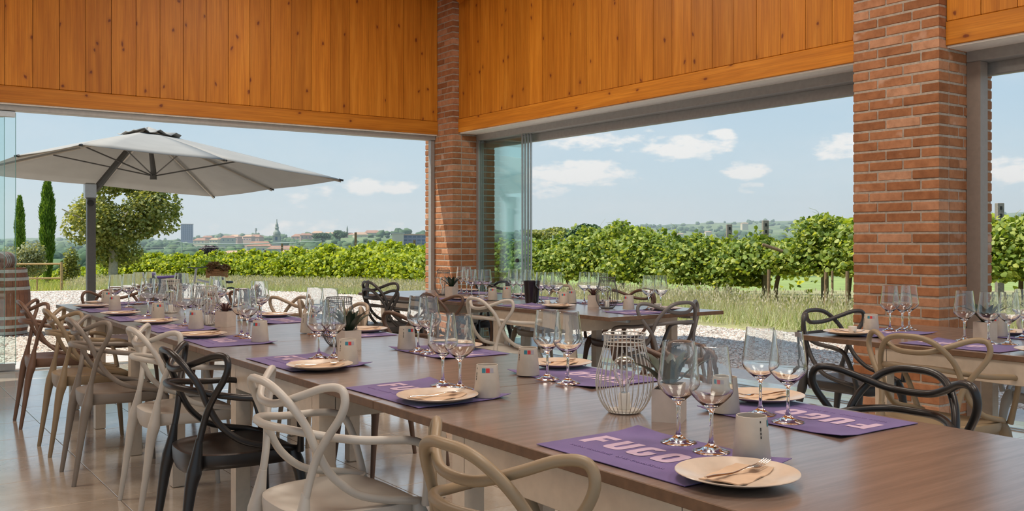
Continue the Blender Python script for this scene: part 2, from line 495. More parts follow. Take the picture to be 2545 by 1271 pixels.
# ---------------------------------------------------------------- mesh helpers
class MB:
    """collects shapes for ONE mesh object"""

    def __init__(s):
        s.v = []
        s.f = []
        s.mi = []
        s.m = 0

    def add(s, vs, fs):
        o = len(s.v)
        s.v.extend([tuple(p) for p in vs])
        s.f.extend([tuple(i + o for i in f) for f in fs])
        s.mi.extend([s.m] * len(fs))
        return s

    def box(s, a, b, rot=None, bev=0.0):
        (x0, y0, z0), (x1, y1, z1) = a, b
        if bev:
            e = bev
            vs, n = [], 0
            for z, i in ((z0, e), (z0 + e, 0), (z1 - e, 0), (z1, e)):
                vs += [(x0 + i, y0 + i * (i > 0), z), (x1 - i, y0 + i, z), (x1 - i, y1 - i, z), (x0 + i, y1 - i, z)]
            fs = [(3, 2, 1, 0), (12, 13, 14, 15)]
            for k in range(3):
                for j in range(4):
                    fs.append((k * 4 + j, k * 4 + (j + 1) % 4, k * 4 + 4 + (j + 1) % 4, k * 4 + 4 + j))
        else:
            vs = [(x0, y0, z0), (x1, y0, z0), (x1, y1, z0), (x0, y1, z0), (x0, y0, z1), (x1, y0, z1), (x1, y1, z1), (x0, y1, z1)]
            fs = [(3, 2, 1, 0), (4, 5, 6, 7), (0, 1, 5, 4), (1, 2, 6, 5), (2, 3, 7, 6), (3, 0, 4, 7)]
        if rot is not None:
            vs = [rot @ Vector(p) for p in vs]
        return s.add(vs, fs)

    def lathe(s, prof, n=24, c=(0, 0, 0), axis=None, closed=False):
        vs, fs = [], []
        k = len(prof)
        for r, z in prof:
            for i in range(n):
                a = 2 * PI * i / n
                p = Vector((r * math.cos(a), r * math.sin(a), z))
                if axis is not None:
                    p = axis @ p
                vs.append((p[0] + c[0], p[1] + c[1], p[2] + c[2]))
        for j in range(k - 1 + (1 if closed else 0)):
            a, b2 = j * n, ((j + 1) % k) * n
            for i in range(n):
                fs.append((a + i, a + (i + 1) % n, b2 + (i + 1) % n, b2 + i))
        if not closed:
            fs.append(tuple(range(n - 1, -1, -1)))
            fs.append(tuple((k - 1) * n + i for i in range(n)))
        return s.add(vs, fs)

    def tube(s, pts, rad, n=8, sub=0, caps=True, flat=1.0, closed=False):
        """a rod along the points; sub > 0 smooths it as a spline"""
        P = [Vector(p) for p in pts]
        R = list(rad) if hasattr(rad, '__len__') else [rad] * len(P)
        if sub:
            Q, RR = [], []
            m = len(P)
            rngk = range(m) if closed else range(m - 1)
            for i in rngk:
                p1, p2 = P[i], P[(i + 1) % m]
                p0 = P[(i - 1) % m] if (closed or i) else p1 * 2 - p2
                p3 = P[(i + 2) % m] if (closed or i + 2 < m) else p2 * 2 - p1
                r1, r2 = R[i], R[(i + 1) % m]
                for j in range(sub):
                    t = j / sub
                    Q.append(0.5 * ((2 * p1) + (p2 - p0) * t + (2 * p0 - 5 * p1 + 4 * p2 - p3) * t * t + (3 * p1 - p0 - 3 * p2 + p3) * t ** 3))
                    RR.append(r1 + (r2 - r1) * t)
            if not closed:
                Q.append(P[-1])
                RR.append(R[-1])
            P, R = Q, RR
        m = len(P)
        T = []
        for i in range(m):
            if closed:
                t = P[(i + 1) % m] - P[(i - 1) % m]
            else:
                t = P[min(i + 1, m - 1)] - P[max(i - 1, 0)]
            T.append(t.normalized() if t.length > 1e-9 else Vector((0, 0, 1)))
        ref = Vector((0, 0, 1)) if abs(T[0].z) < 0.9 else Vector((1, 0, 0))
        nrm = (ref - T[0] * ref.dot(T[0])).normalized()
        vs, fs = [], []
        for i in range(m):
            nrm = nrm - T[i] * nrm.dot(T[i])
            if nrm.length < 1e-6:
                nrm = T[i].orthogonal()
            nrm.normalize()
            bi = T[i].cross(nrm)
            for j in range(n):
                a = 2 * PI * j / n
                vs.append(P[i] + nrm * (math.cos(a) * R[i] * flat) + bi * (math.sin(a) * R[i]))
        for i in range(m if closed else m - 1):
            a, b2 = i * n, ((i + 1) % m) * n
            for j in range(n):
                fs.append((a + j, a + (j + 1) % n, b2 + (j + 1) % n, b2 + j))
        if caps and not closed:
            fs.append(tuple(range(n - 1, -1, -1)))
            fs.append(tuple((m - 1) * n + j for j in range(n)))
        return s.add(vs, fs)

    def mesh(s, name, mats, smooth=False):
        me = bpy.data.meshes.new(name)
        me.from_pydata(s.v, [], s.f)
        for mt in (mats if isinstance(mats, (list, tuple)) else [mats]):
            me.materials.append(MATS[mt])
        if len(set(s.mi)) > 1:
            me.polygons.foreach_set('material_index', s.mi)
        if smooth:
            me.polygons.foreach_set('use_smooth', [True] * len(me.polygons))
            try:
                me.set_sharp_from_angle(angle=math.radians(smooth if smooth is not True else 50))
            except Exception:
                pass
        me.update()
        return me

    def build(s, name, mats, parent=None, smooth=False, loc=None):
        o = bpy.data.objects.new(name, s.mesh(name, mats, smooth))
        COL.objects.link(o)
        if parent is not None:
            o.parent = parent
        if loc is not None:
            o.location = loc
        return o


def tag(o, label=None, cat=None, group=None, kind=None):
    if label:
        o['label'] = label
    if cat:
        o['category'] = cat
    if group:
        o['group'] = group
    if kind:
        o['kind'] = kind
    return o


def empty(name, loc=(0, 0, 0), rz=0.0):
    o = bpy.data.objects.new(name, None)
    o.empty_display_size = 0.1
    COL.objects.link(o)
    o.location = loc
    o.rotation_euler = (0, 0, rz)
    return o


def inst(me, name, parent=None, loc=(0, 0, 0), rot=(0, 0, 0), mat=None, scale=None):
    o = bpy.data.objects.new(name, me)
    COL.objects.link(o)
    o.parent = parent
    o.location = loc
    o.rotation_euler = rot
    if scale:
        o.scale = scale
    if mat:
        o.material_slots[0].link = 'OBJECT'
        o.material_slots[0].material = MATS[mat]
    return o


def children(o):
    return list(o.children)


def copy_tree(o, parent=None, top=True):
    c = o.copy()
    COL.objects.link(c)
    c.parent = parent
    for ch in children(o):
        copy_tree(ch, c, False)
    return c


def npmesh(name, V, Fq, mat, parent=None, loc=None, mi=None, mats=None):
    """fast mesh from numpy arrays: V (n,3), Fq (m,k) with k = 3 or 4"""
    me = bpy.data.meshes.new(name)
    n, k = Fq.shape
    me.vertices.add(len(V))
    me.vertices.foreach_set('co', np.ascontiguousarray(V, dtype=np.float32).ravel())
    me.loops.add(n * k)
    me.loops.foreach_set('vertex_index', np.ascontiguousarray(Fq, dtype=np.int32).ravel())
    me.polygons.add(n)
    me.polygons.foreach_set('loop_start', np.arange(0, n * k, k, dtype=np.int32))
    try:
        me.polygons.foreach_set('loop_total', np.full(n, k, dtype=np.int32))
    except Exception:
        pass
    for mt in (mats or [mat]):
        me.materials.append(MATS[mt])
    if mi is not None:
        me.polygons.foreach_set('material_index', np.ascontiguousarray(mi, dtype=np.int32))
    me.update(calc_edges=True)
    o = bpy.data.objects.new(name, me)
    COL.objects.link(o)
    if parent is not None:
        o.parent = parent
    if loc is not None:
        o.location = loc
    return o


def unit(a):
    return a / np.maximum(np.linalg.norm(a, axis=1, keepdims=True), 1e-9)


def leaves(C, size, up=0.35, asp=0.8, fold=0.25, jitter=0.35, outward=None):
    """folded five-point leaf blades at centres C -> V, F(quads)"""
    n = len(C)
    N = rng.normal(size=(n, 3))
    N[:, 2] = np.abs(N[:, 2]) + up
    if outward is not None:
        N += outward
    N = unit(N)
    A = unit(np.cross(N, rng.normal(size=(n, 3))))
    B = np.cross(N, A)
    s = (size * (1 + jitter * rng.uniform(-1, 1, n)))[:, None]
    h = s * fold
    V = np.empty((n, 6, 3))
    V[:, 0] = C - A * s * 0.5
    V[:, 1] = C + A * s * 0.5
    V[:, 2] = C + A * s * 0.22 + B * s * asp * .5 - N * h * .5
    V[:, 3] = C - A * s * 0.32 + B * s * asp * .42 - N * h * .5
    V[:, 4] = C - A * s * 0.32 - B * s * asp * .42 - N * h * .5
    V[:, 5] = C + A * s * 0.22 - B * s * asp * .5 - N * h * .5
    q = np.array([[0, 1, 2, 3], [1, 0, 4, 5]])
    Fq = (np.arange(n)[:, None, None] * 6 + q[None]).reshape(-1, 4)
    return V.reshape(-1, 3), Fq


def blades(C, h, lean=0.25, w=0.006, head=None):
    """thin upright blades -> V, F(tris); optional wider head at the tip"""
    n = len(C)
    h = h[:, None]
    D = np.concatenate([rng.normal(size=(n, 2)) * lean, np.ones((n, 1))], 1)
    D = unit(D)
    A = unit(np.cross(D, rng.normal(size=(n, 3))))
    V = np.empty((n, 3, 3))
    V[:, 0] = C - A * w
    V[:, 1] = C + A * w
    V[:, 2] = C + D * h
    Fq = np.arange(n * 3).reshape(-1, 3)
    V = V.reshape(-1, 3)
    if head:
        V2 = np.empty((n, 4, 3))
        T = C + D * h
        V2[:, 0] = T - D * head[0]
        V2[:, 1] = T - D * head[0] * .5 + A * head[1]
        V2[:, 2] = T + D * head[0] * .3
        V2[:, 3] = T - D * head[0] * .5 - A * head[1]
        b0 = len(V)
        F2 = b0 + np.arange(n)[:, None, None] * 4 + np.array([[0, 1, 2], [0, 2, 3]])[None]
        V = np.concatenate([V, V2.reshape(-1, 3)])
        Fq = np.concatenate([Fq, F2.reshape(-1, 3)])
    return V, Fq


# ================================================================ THE SETTING
X0, Y0 = -4.2, -2.6            # far sides of the room behind the camera
XW, YW = 6.0, 10.0             # inner faces of the timber walls
XF, YF = 6.28, 10.10           # glazing lines
HB, HC = 2.545, 4.55           # underside of timber, ceiling height

# floor: grout bed and stone tiles
fl = MB().box((X0, Y0, -0.12), (6.62, 10.34, -0.006)).build('floor', 'grout')
tag(fl, 'polished beige travertine tiled floor of the dining room', kind='structure')
T = 0.6
k = 0
tiles = {}
x = 1.07 - T * 9
while x < 6.6:
    y = 10.24
    while y > Y0 + .05:
        xa, xb, ya, yb = max(x, X0), min(x + T, 6.60), max(y - T, Y0), y
        if xb - xa > .05 and yb - ya > .05:
            key = (round(xb - xa, 3), round(yb - ya, 3))
            if key not in tiles:
                g = .0018
                tiles[key] = MB().box((-key[0] / 2 + g, -key[1] / 2 + g, -.010), (key[0] / 2 - g, key[1] / 2 - g, 0), bev=.0012).mesh('tile', 'travertine')
            inst(tiles[key], 'tile', fl, ((xa + xb) / 2, (ya + yb) / 2, 0))
        y -= T
    x += T

# outside paving strip round the two glazed sides
pv = MB()
pv.box((X0, 10.34, -0.14), (7.15, 11.0, -0.02))
pv.box((6.62, Y0, -0.14), (7.15, 10.34, -0.02))
pvo = pv.build('paving', 'grout')
tag(pvo, 'pale grey slab paving strip between the glazing line and the gravel', kind='structure')
for i in range(13):
    xa = 7.15 - .9 * (i + 1)
    if xa > X0 - .5:
        MB().box((max(xa, X0) + .003, 10.345, -.03), (xa + .9 - .003, 10.998, -.012), bev=.002).build('slab', 'paving', pvo)
for i in range(14):
    ya = 10.34 - .9 * (i + 1)
    MB().box((6.625, max(ya, Y0) + .003, -.03), (7.148, ya + .9 - .003, -.012), bev=.002).build('slab', 'paving', pvo)

# glazing tracks in the floor
tr = MB()
for o_ in (-.035, .035):
    tr.box((X0, YF + o_ - .012, 0.0), (5.90, YF + o_ + .012, .006))
    tr.box((XF + o_ - .012, 4.15, 0.0), (XF + o_ + .012, 9.64, .006))
    tr.box((XF + o_ - .012, Y0, 0.0), (XF + o_ + .012, 3.49, .006))
tag(tr.build('trim_1', 'steel'), 'steel floor tracks of the folding glass walls', kind='structure')

# ceiling slab with overhanging roof
cl = MB().box((X0, Y0, HC), (6.50, 10.28, HC + .12)).build('ceiling', 'ceiling_wood')
tag(cl, 'honey-coloured timber ceiling above the dining room', kind='structure')

bm0 = MB().tube([(5.9, 9.45, 4.11), (4.7, 8.2, 4.5)], .085, 4)
tag(bm0.build('trim_6', 'pine_x'), 'light timber hip rafter rising from the corner pillar into the ceiling', kind='structure')


def timber_wall(name, axis, runs, label):
    """upright boards over a bottom rail, on a backing panel"""
    root = None
    bk = MB()
    for (a, b2) in runs:
        if axis == 'X':
            bk.box((a, YW + .022, HB + .002), (b2, YW + .20, HC))
        else:
            bk.box((XW + .022, a, HB + .002), (XW + .20, b2, HC))
    root = bk.build(name, 'soil')
    tag(root, label, kind='structure')
    bw = .235
    me = MB().box((-bw / 2 + .0024, -.011, 0), (bw / 2 - .0024, .011, HC - HB - .165), bev=.004).mesh('board', 'pine_upright')
    for (a, b2) in runs:
        n = int(round((b2 - a) / bw))
        w = (b2 - a) / n
        for i in range(n):
            c = b2 - w * (i + .5)
            j = random.uniform(-.0015, .0015)
            if axis == 'X':
                inst(me, 'board', root, (c, YW + .011 + j, HB + .163), (0, 0, 0), scale=(w / bw, 1, 1))
            else:
                inst(me, 'board', root, (XW + .011 + j, c, HB + .163), (0, 0, PI / 2), scale=(w / bw, 1, 1))
        if axis == 'X':
            MB().box((a, YW - .006, HB), (b2, YW + .022, HB + .16), bev=.004).build('rail', 'pine_x', root)
        else:
            MB().box((XW - .006, a, HB), (XW + .022, b2, HB + .16), bev=.004).build('rail', 'pine_y', root)
    return root


timber_wall('wall_left', 'X', [(X0, 5.913)], 'tongue-and-groove pine boards above the left-hand opening with the parasol view')
timber_wall('wall_right', 'Y', [(4.152, 9.648), (Y0, 3.496)], 'tongue-and-groove pine boards above the vineyard-side opening')
for nm, a, b2 in (('wall_back', (X0 - .2, Y0 - .2, 0), (X0, 10.3, HC)),):
    tag(MB().box((X0 - .2, 2.0, 0), (X0, 10.3, HC)).build(nm, 'ceramic'), 'plain pale side wall outside the photo', kind='structure')

# lintels: white soffit box, then the grey glazing head
li = MB()
li.box((X0, YW + .012, HB - .012), (5.913, YF - .05, HB))
lo = li.build('trim_2', 'white_metal')
tag(lo, 'white metal soffit strip under the left-hand pine wall', kind='structure')
MB().box((X0, YF - .05, HB - .065), (5.913, YF + .07, HB), bev=.004).build('glazing_head', 'frame_metal', lo)
li = MB()
li.box((XW + .012, 4.152, HB - .012), (XF - .03, 9.648, HB))
li.box((XW + .012, Y0, HB - .012), (XF - .03, 3.496, HB))
lo = li.build('trim_3', 'white_metal')
tag(lo, 'white metal soffit strip under the right-hand pine wall', kind='structure')
for a, b2 in ((4.152, 9.648), (Y0, 3.496)):
    MB().box((XF - .03, a, HB - .085), (XF + .10, b2, HB), bev=.004).build('glazing_head', 'frame_metal', lo)
    MB().box((XF + .11, a, HB - .17), (XF + .17, b2, HB - .03), bev=.01).build('blind_box', 'frame_metal', lo)
# outer roof edge above the openings
tag(MB().box((X0, YF + .02, HB + .002), (5.91, YF + .07, HC - .002)).build('trim_4', 'ceiling_wood'), 'outer fascia over the left opening', kind='structure')
tag(MB().box((XF + .18, Y0, HB + .0), (XF + .23, 3.49, HC - .002)).box((XF + .18, 4.16, HB + .0), (XF + .23, 9.64, HC - .002)).build('trim_5', 'ceiling_wood'), 'outer fascia over the right opening', kind='structure')


# brick columns
CH = .072


def brick_column(xa, xb, ya, yb, label, top=HC, keep=300):
    root = empty('brick_column', ((xa + xb) / 2, (ya + yb) / 2, 0))
    tag(root, label, 'column')
    cx, cy = (xa + xb) / 2, (ya + yb) / 2
    MB().box((xa - cx + .0045, ya - cy + .0045, -.02), (xb - cx - .0045, yb - cy - .0045, top)).build('mortar_core', 'mortar', root)
    # one course: lengths along the inner face (x = xa), then along the front (y = ya), right and back
    LY = yb - ya
    LX = xb - xa
    g = .013
    D = .118
    vis, hid = [], []
    nz_ = int(top / CH)
    meshes = {}

    def brick(L, axis, c, z, seen, sk):
        key = (round(L, 3), axis, sk)
        (vis if seen else hid).append((key, c, z))

    for i in range(nz_):
        z = i * CH
        ph = (i % 3)
        # inner face runs the full depth on even courses (corner brick turns the corner)
        offs = {0: [0.0], 1: [0.13], 2: [0.065]}[ph]
        # split the long side
        cuts = [0.0]
        first = (.262, .13, .195)[ph]
        p = first
        while p < LY - .05:
            cuts.append(p)
            p += .262
        cuts.append(LY)
        for a, b2 in zip(cuts, cuts[1:]):
            e0 = a + (g / 2 if a > 0 else 0)
            e1 = b2 - (g / 2 if b2 < LY - .001 else 0)
            brick(e1 - e0, 'Y', (xa - cx + D / 2, ya - cy + (e0 + e1) / 2), z, True, 0)
            brick(e1 - e0, 'Y', (xb - cx - D / 2, ya - cy + (e0 + e1) / 2), z, False, 0)
        cuts = [D + g / 2]
        p = D + g / 2 + (.12, .25, .18)[ph]
        while p < LX - D - .05:
            cuts.append(p)
            p += .262
        cuts.append(LX - D - g / 2)
        for a, b2 in zip(cuts, cuts[1:]):
            brick(b2 - a - g, 'X', (xa - cx + (a + b2) / 2, ya - cy + D / 2), z, True, 0)
            brick(b2 - a - g, 'X', (xa - cx + (a + b2) / 2, yb - cy - D / 2), z, False, 0)
    # a course's outer-side bricks show their ends on the front face: keep those nearest the front with the visible ones
    vis.sort(key=lambda t: abs(t[2] - 1.3))
    rest = vis[keep:]
    vis = vis[:keep]
    for key, c, z in vis:
        if key not in meshes:
            L, axis, _ = key
            hx, hy = (L / 2, D / 2) if axis == 'X' else (D / 2, L / 2)
            meshes[key] = MB().box((-hx, -hy, .0075), (hx, hy, CH - .0075), bev=.0035).mesh('brick', 'brick')
        j = random.uniform(-.0025, .0025)
        inst(meshes[key], 'brick', root, (c[0] + (j if key[1] == 'Y' else 0), c[1] + (j if key[1] == 'X' else 0), z), (0, 0, random.uniform(-.006, .006)))
    mb = MB()
    for key, c, z in rest + hid:
        L, axis, _ = key
        hx, hy = (L / 2, D / 2) if axis == 'X' else (D / 2, L / 2)
        mb.box((c[0] - hx, c[1] - hy, z + .0075), (c[0] + hx, c[1] + hy, z + CH - .0075), bev=.0035)
    tag(mb.build('brickwork', 'brick', root), kind='stuff')
    return root


brick_column(5.915, 6.52, 9.65, 10.30, 'slender brick pillar in the corner where the two openings meet, sunlit on one side')
brick_column(5.915, 6.58, 3.498, 4.15, 'wide brick pillar on the right behind the end table')

# glazing: door_1 left-hand stack, door_2 corner stack by the brick pillar, frames
d1 = empty('door_1', (0, YF, 0))
tag(d1, 'folded glass wall panels parked at the far left edge', kind='structure')
for i, (x1, yo) in enumerate(((1.31, 0), (1.22, .05), (1.14, .09))):
    MB().box((x1 - 1.05, yo - .005, .06), (x1, yo + .005, HB - .08)).build('pane', 'pane_glass', d1)
    MB().box((x1, yo - .005, .06), (x1 + .004, yo + .005, HB - .08)).build('pane_edge', 'pane_edge', d1)
    MB().box((x1 - 1.04, yo - .018, .012), (x1 - .002, yo + .018, .075), bev=.004).build('bottom_rail', 'steel', d1)
    MB().box((x1 - 1.04, yo - .018, HB - .125), (x1 - .002, yo + .018, HB - .066), bev=.004).build('top_rail', 'steel', d1)
d2 = empty('door_2', (XF, 0, 0))
tag(d2, 'folded green-tinted glass wall panels parked beside the corner pillar', kind='structure')
for i, (y1, xo) in enumerate(((8.715, -.02), (8.69, .003), (8.665, .026), (8.64, .049))):
    MB().box((xo - .005, y1, .06), (xo + .005, 9.60, HB - .12)).build('pane', 'pane_glass', d2)
    MB().box((xo - .006, y1 - .006, .06), (xo + .006, y1, HB - .12)).build('pane_edge', 'pane_edge', d2)
    MB().box((xo - .009, y1 - .020, .03), (xo + .009, y1 - .007, HB - .087), bev=.003).build('edge_profile', 'steel', d2)
    MB().box((xo - .016, y1, .012), (xo + .016, 9.60, .075), bev=.003).build('bottom_rail', 'steel', d2)
MB().lathe([(.02, 0), (.024, .01), (.02, .03)], 12, (-.05, 8.78, 1.02), Matrix.Rotation(PI / 2, 3, 'Y')).build('handle', 'dark_rubber', d2, True)
for nm, boxes, lb in (('window_1', [((5.86, YF - .03, 0), (5.912, YF + .03, HB - .065))], 'slim metal jamb at the corner end of the left opening'),
                      ('window_2', [((XF - .03, 9.60, 0), (XF + .0, 9.648, HB - .085)), ((XF + .01, 9.60, 0), (XF + .05, 9.648, HB - .085)), ((XF - .03, 4.152, 0), (XF + .05, 4.20, HB - .085))], 'metal jambs of the vineyard-side opening'),
                      ('window_3', [((XF - .03, 3.40, 0), (XF + .06, 3.496, HB - .085)), ((XF + .075, 3.43, 0), (XF + .12, 3.494, HB - .05))], 'brown-grey metal jamb beside the wide brick pillar')):
    f = empty(nm)
    tag(f, lb, kind='structure')
    for a, b2 in boxes:
        MB().box(a, b2, bev=.004).build('window_frame', 'jamb_metal' if nm == 'window_3' else 'frame_metal', f)
    if nm == 'window_3':
        MB().box((XF + .058, 3.41, 0), (XF + .077, 3.48, HB - .09)).build('gap_strip', 'dark_rubber', f)  # black strip standing for the dark gap between the two jamb profiles

# added fill panels under the ceiling, out of view, lifting the indoor light
for i, (x, y) in enumerate(FILL_PANELS):
    t = empty('fill_panel', (x, y, HC - .07))
    tag(t, 'added wide warm fill light panel ' + ('over the middle table', 'over the space between long and right-hand tables', 'over the free floor left of the long table', 'over the near end of the long table', 'furthest behind the camera')[i], 'lamp', 'added fill lights')
    MB().box((-.62, -.62, 0), (.62, .62, .07), bev=.01).build('housing', 'white_metal', t)
    ld = bpy.data.lights.new('fill_light', 'AREA')
    ld.shape = 'SQUARE'
    ld.size = 1.15
    ld.energy = FILL_W
    ld.color = (1.0, 0.90, 0.78)
    lo = bpy.data.objects.new('fill_light', ld)
    COL.objects.link(lo)
    lo.parent = t
    lo.location = (0, 0, -.012)

# ================================================================ TABLES
def table(x, y, label, L=1.8, Wd=1.06):
    """x, y = centre; long axis along Y; square legs and apron set in from the ends"""
    t = empty('dining_table', (x, y, 0))
    tag(t, label, 'table')
    tm = MB().box((-Wd / 2, -L / 2 + .002, .724), (Wd / 2, L / 2 - .002, .75), bev=.0018)
    tm.mi = [0 if i == 1 else 1 for i in range(len(tm.f))]
    tm.build('tabletop', ['table_wood', 'table_edge'], t)
    lx, ly = Wd / 2 - .015, .46
    ap = MB()
    for sx in (-1, 1):
        ap.box((min(sx * lx, sx * (lx - .022)), -ly + .06, .62), (max(sx * lx, sx * (lx - .022)), ly - .06, .7235), bev=.002)
        ap.box((-lx + .06, min(sx * ly, sx * (ly - .022)), .62), (lx - .06, max(sx * ly, sx * (ly - .022)), .7235), bev=.002)
    ap.build('apron', 'table_white', t)
    for sx in (-1, 1):
        for sy in (-1, 1):
            MB().box((min(sx * lx, sx * (lx - .062)), min(sy * ly, sy * (ly - .062)), 0.002), (max(sx * lx, sx * (lx - .062)), max(sy * ly, sy * (ly - .062)), .7235), bev=.003).build('leg', 'table_white', t)
    for sx in (-1, 1):
        MB().box((sx * .3 - .02, -L / 2 + .08, .70), (sx * .3 + .02, L / 2 - .08, .7235)).build('runner', 'steel', t)
    return t


XM = 1.85
for i, (y, w) in enumerate(((1.72, 'nearest the camera, carrying the first two facing settings'), (3.52, 'second from the camera in the long row'),
                            (5.32, 'third from the camera in the long row'), (7.12, 'at the far window end of the long row'))):
    table(XM, y, 'brown wood-topped table with white square legs, ' + w)
XB = 4.53
table(XB, 5.50, 'brown-topped white-legged table at the near end of the row by the corner pillar')
table(XB, 7.35, 'brown-topped white-legged table furthest back beside the corner pillar')
XC = 4.61
table(XC, 2.29, 'brown wood-topped table in front of the wide brick pillar')

# ================================================================ CHAIRS
def spline_band(pts, rad, n=9, sub=7, **k):
    return MB().tube(pts, rad, n, sub, **k)


def mirror(half, include_mid=True):
    """half runs from x = 0 outwards on +x; returns the whole symmetric polyline"""
    left = [(-x, y, z) for (x, y, z) in reversed(half[1:])]
    return left + half


# rear legs flow up into the wide shouldered band
S7 = [(0, -.232, .762), (.075, -.222, .768), (.15, -.185, .795), (.215, -.14, .822), (.262, -.112, .822), (.281, -.108, .79), (.272, -.118, .745), (.235, -.14, .685), (.197, -.155, .625), (.178, -.168, .56), (.172, -.185, .48), (.174, -.20, .42)]
T_ = [(0, -.258, .832), (.06, -.252, .828), (.11, -.238, .808), (.15, -.21, .765), (.176, -.18, .71), (.187, -.152, .64), (.195, -.11, .565), (.207, -.04, .505), (.216, .04, .478), (.214, .12, .462), (.19, .185, .445)]
E_ = [(0, -.245, .70), (.08, -.232, .70), (.15, -.185, .692), (.20, -.12, .678), (.245, -.04, .667), (.27, .04, .662), (.276, .10, .655), (.272, .145, .635), (.256, .17, .58), (.232, .185, .50), (.215, .19, .44)]
m_band = MB().tube(mirror(S7), [.0122] * (len(S7) * 2 - 1), 9, 7).mesh('shoulder_band', 'chair_grey', 60)
m_arch = MB().tube(mirror(T_), [.0125] * (len(T_) * 2 - 1), 9, 7).mesh('arch_band', 'chair_grey', 60)
m_arm = MB().tube(mirror(E_), [.015] + [.0125] * (len(E_) * 2 - 3) + [.015], 9, 7).mesh('arm_band', 'chair_grey', 60)


def seat_mesh():
    n = 44
    rings = []

    def outline(sc, z, dz=0.0):
        ring = []
        for i in range(n):
            a = 2 * PI * i / n
            ca, sa = math.cos(a), math.sin(a)
            e = 2 / 3.0
            x = .222 * math.copysign(abs(ca) ** e, ca) * sc
            y = .213 * math.copysign(abs(sa) ** e, sa) * sc
            x *= 1.0 + .06 * (y / .21)
            zz = z - (0.018 if sa > .2 else 0) * max(0, sa) ** 3 * sc + dz * max(0, -sa) ** 2 * (1 - abs(ca) ** 2)
            ring.append((x, y - .002, zz))
        return ring
    spec = [(0.02, .438), (.35, .440), (.65, .446, ), (.86, .456), (.95, .459), (.995, .455), (1.0, .444, -.004), (.99, .422, -.02), (.95, .404, -.028), (.8, .398, -.012), (.5, .400), (.02, .400)]
    mb = MB()
    vs = []
    for s_ in spec:
        vs += outline(*s_)
    fs = []
    k = len(spec)
    for j in range(k - 1):
        for i in range(n):
            fs.append((j * n + i, j * n + (i + 1) % n, (j + 1) * n + (i + 1) % n, (j + 1) * n + i))
    fs = [tuple(reversed(f)) for f in fs]
    fs.append(tuple(range(n)))
    fs.append(tuple(reversed(range((k - 1) * n, k * n))))
    mb.add(vs, fs)
    return mb.mesh('seat', 'chair_grey', 60)


m_seat = seat_mesh()
m_rleg = MB().tube([(.170, -.178, .520), (.173, -.188, .455), (.176, -.198, .400), (.178, -.212, .34), (.182, -.232, .2), (.186, -.262, .0005)], [.0124, .0205, .0275, .0220, .0160, .0112], 12, 6).mesh('leg', 'chair_grey', 60)
m_rleg2 = MB().tube([(-.170, -.178, .520), (-.173, -.188, .455), (-.176, -.198, .400), (-.178, -.212, .34), (-.182, -.232, .2), (-.186, -.262, .0005)], [.0124, .0205, .0275, .0220, .0160, .0112], 12, 6).mesh('leg', 'chair_grey', 60)
m_fleg = MB().tube([(.186, .168, .452), (.190, .176, .425), (.197, .184, .395), (.208, .193, .34), (.22, .207, .2), (.236, .226, .0005)], [.017, .024, .027, .0215, .0160, .0112], 12, 6).mesh('leg', 'chair_grey', 60)
m_fleg2 = MB().tube([(-.186, .168, .452), (-.190, .176, .425), (-.197, .184, .395), (-.208, .193, .34), (-.22, .207, .2), (-.236, .226, .0005)], [.017, .024, .027, .0215, .0160, .0112], 12, 6).mesh('leg', 'chair_grey', 60)


def chair(x, y, face, mat, label, group=None, z=0.0):
    """face = direction the sitter looks, degrees from +Y turning to +X"""
    t = empty('dining_chair', (x, y, z), -math.radians(face))
    tag(t, label, 'chair', group)
    for me in (m_seat, m_rleg, m_rleg2, m_fleg, m_fleg2, m_band, m_arch, m_arm):
        inst(me, me.name.split('.')[0], t, mat=mat)
    return t


ch = 'interlaced plastic armchair'
# left side of the long row, seen from behind
chair(1.24, 1.64, 88, 'chair_mustard', 'mustard-beige ' + ch + ' nearest the camera, cut by the bottom edge')
chair(1.25, 2.72, 90, 'chair_white', 'off-white ' + ch + ' second from the camera at the left side of the long table')
chair(1.23, 3.64, 91, 'chair_black', 'black ' + ch + ' at the left side of the long table')
chair(1.33, 4.60, 90, 'chair_white', 'white ' + ch + ' just beyond the black one, left side')
chair(1.20, 5.36, 91, 'chair_grey', 'grey-beige ' + ch + ' third from the far left end')
chair(1.21, 6.14, 90, 'chair_mustard', 'olive-beige ' + ch + ' second from the far left end')
chair(1.20, 7.13, 92, 'chair_taupe', 'reddish-brown ' + ch + ' furthest left, in front of the barrel')
chair(1.84, 8.18, 180, 'chair_taupe', 'brown ' + ch + ' heading the far end of the long table')
# right side of the long row, seen from the front
chair(2.52, 1.72, -90, 'chair_black', 'black ' + ch + ' at the near right end of the long table')
chair(2.47, 2.66, -90, 'chair_brown', 'brown ' + ch + ' behind the nearest wire lantern')
chair(2.45, 4.66, -90, 'chair_brown', 'dark brown ' + ch + ' at the right side, middle of the long row')
chair(2.48, 5.58, -90, 'chair_beige', 'beige ' + ch + ' behind the second wire lantern')
chair(2.46, 6.50, -90, 'chair_beige', 'light beige ' + ch + ' at the right side near the far end')
chair(2.46, 7.40, -90, 'chair_taupe', 'reddish ' + ch + ' last on the right side of the long row')
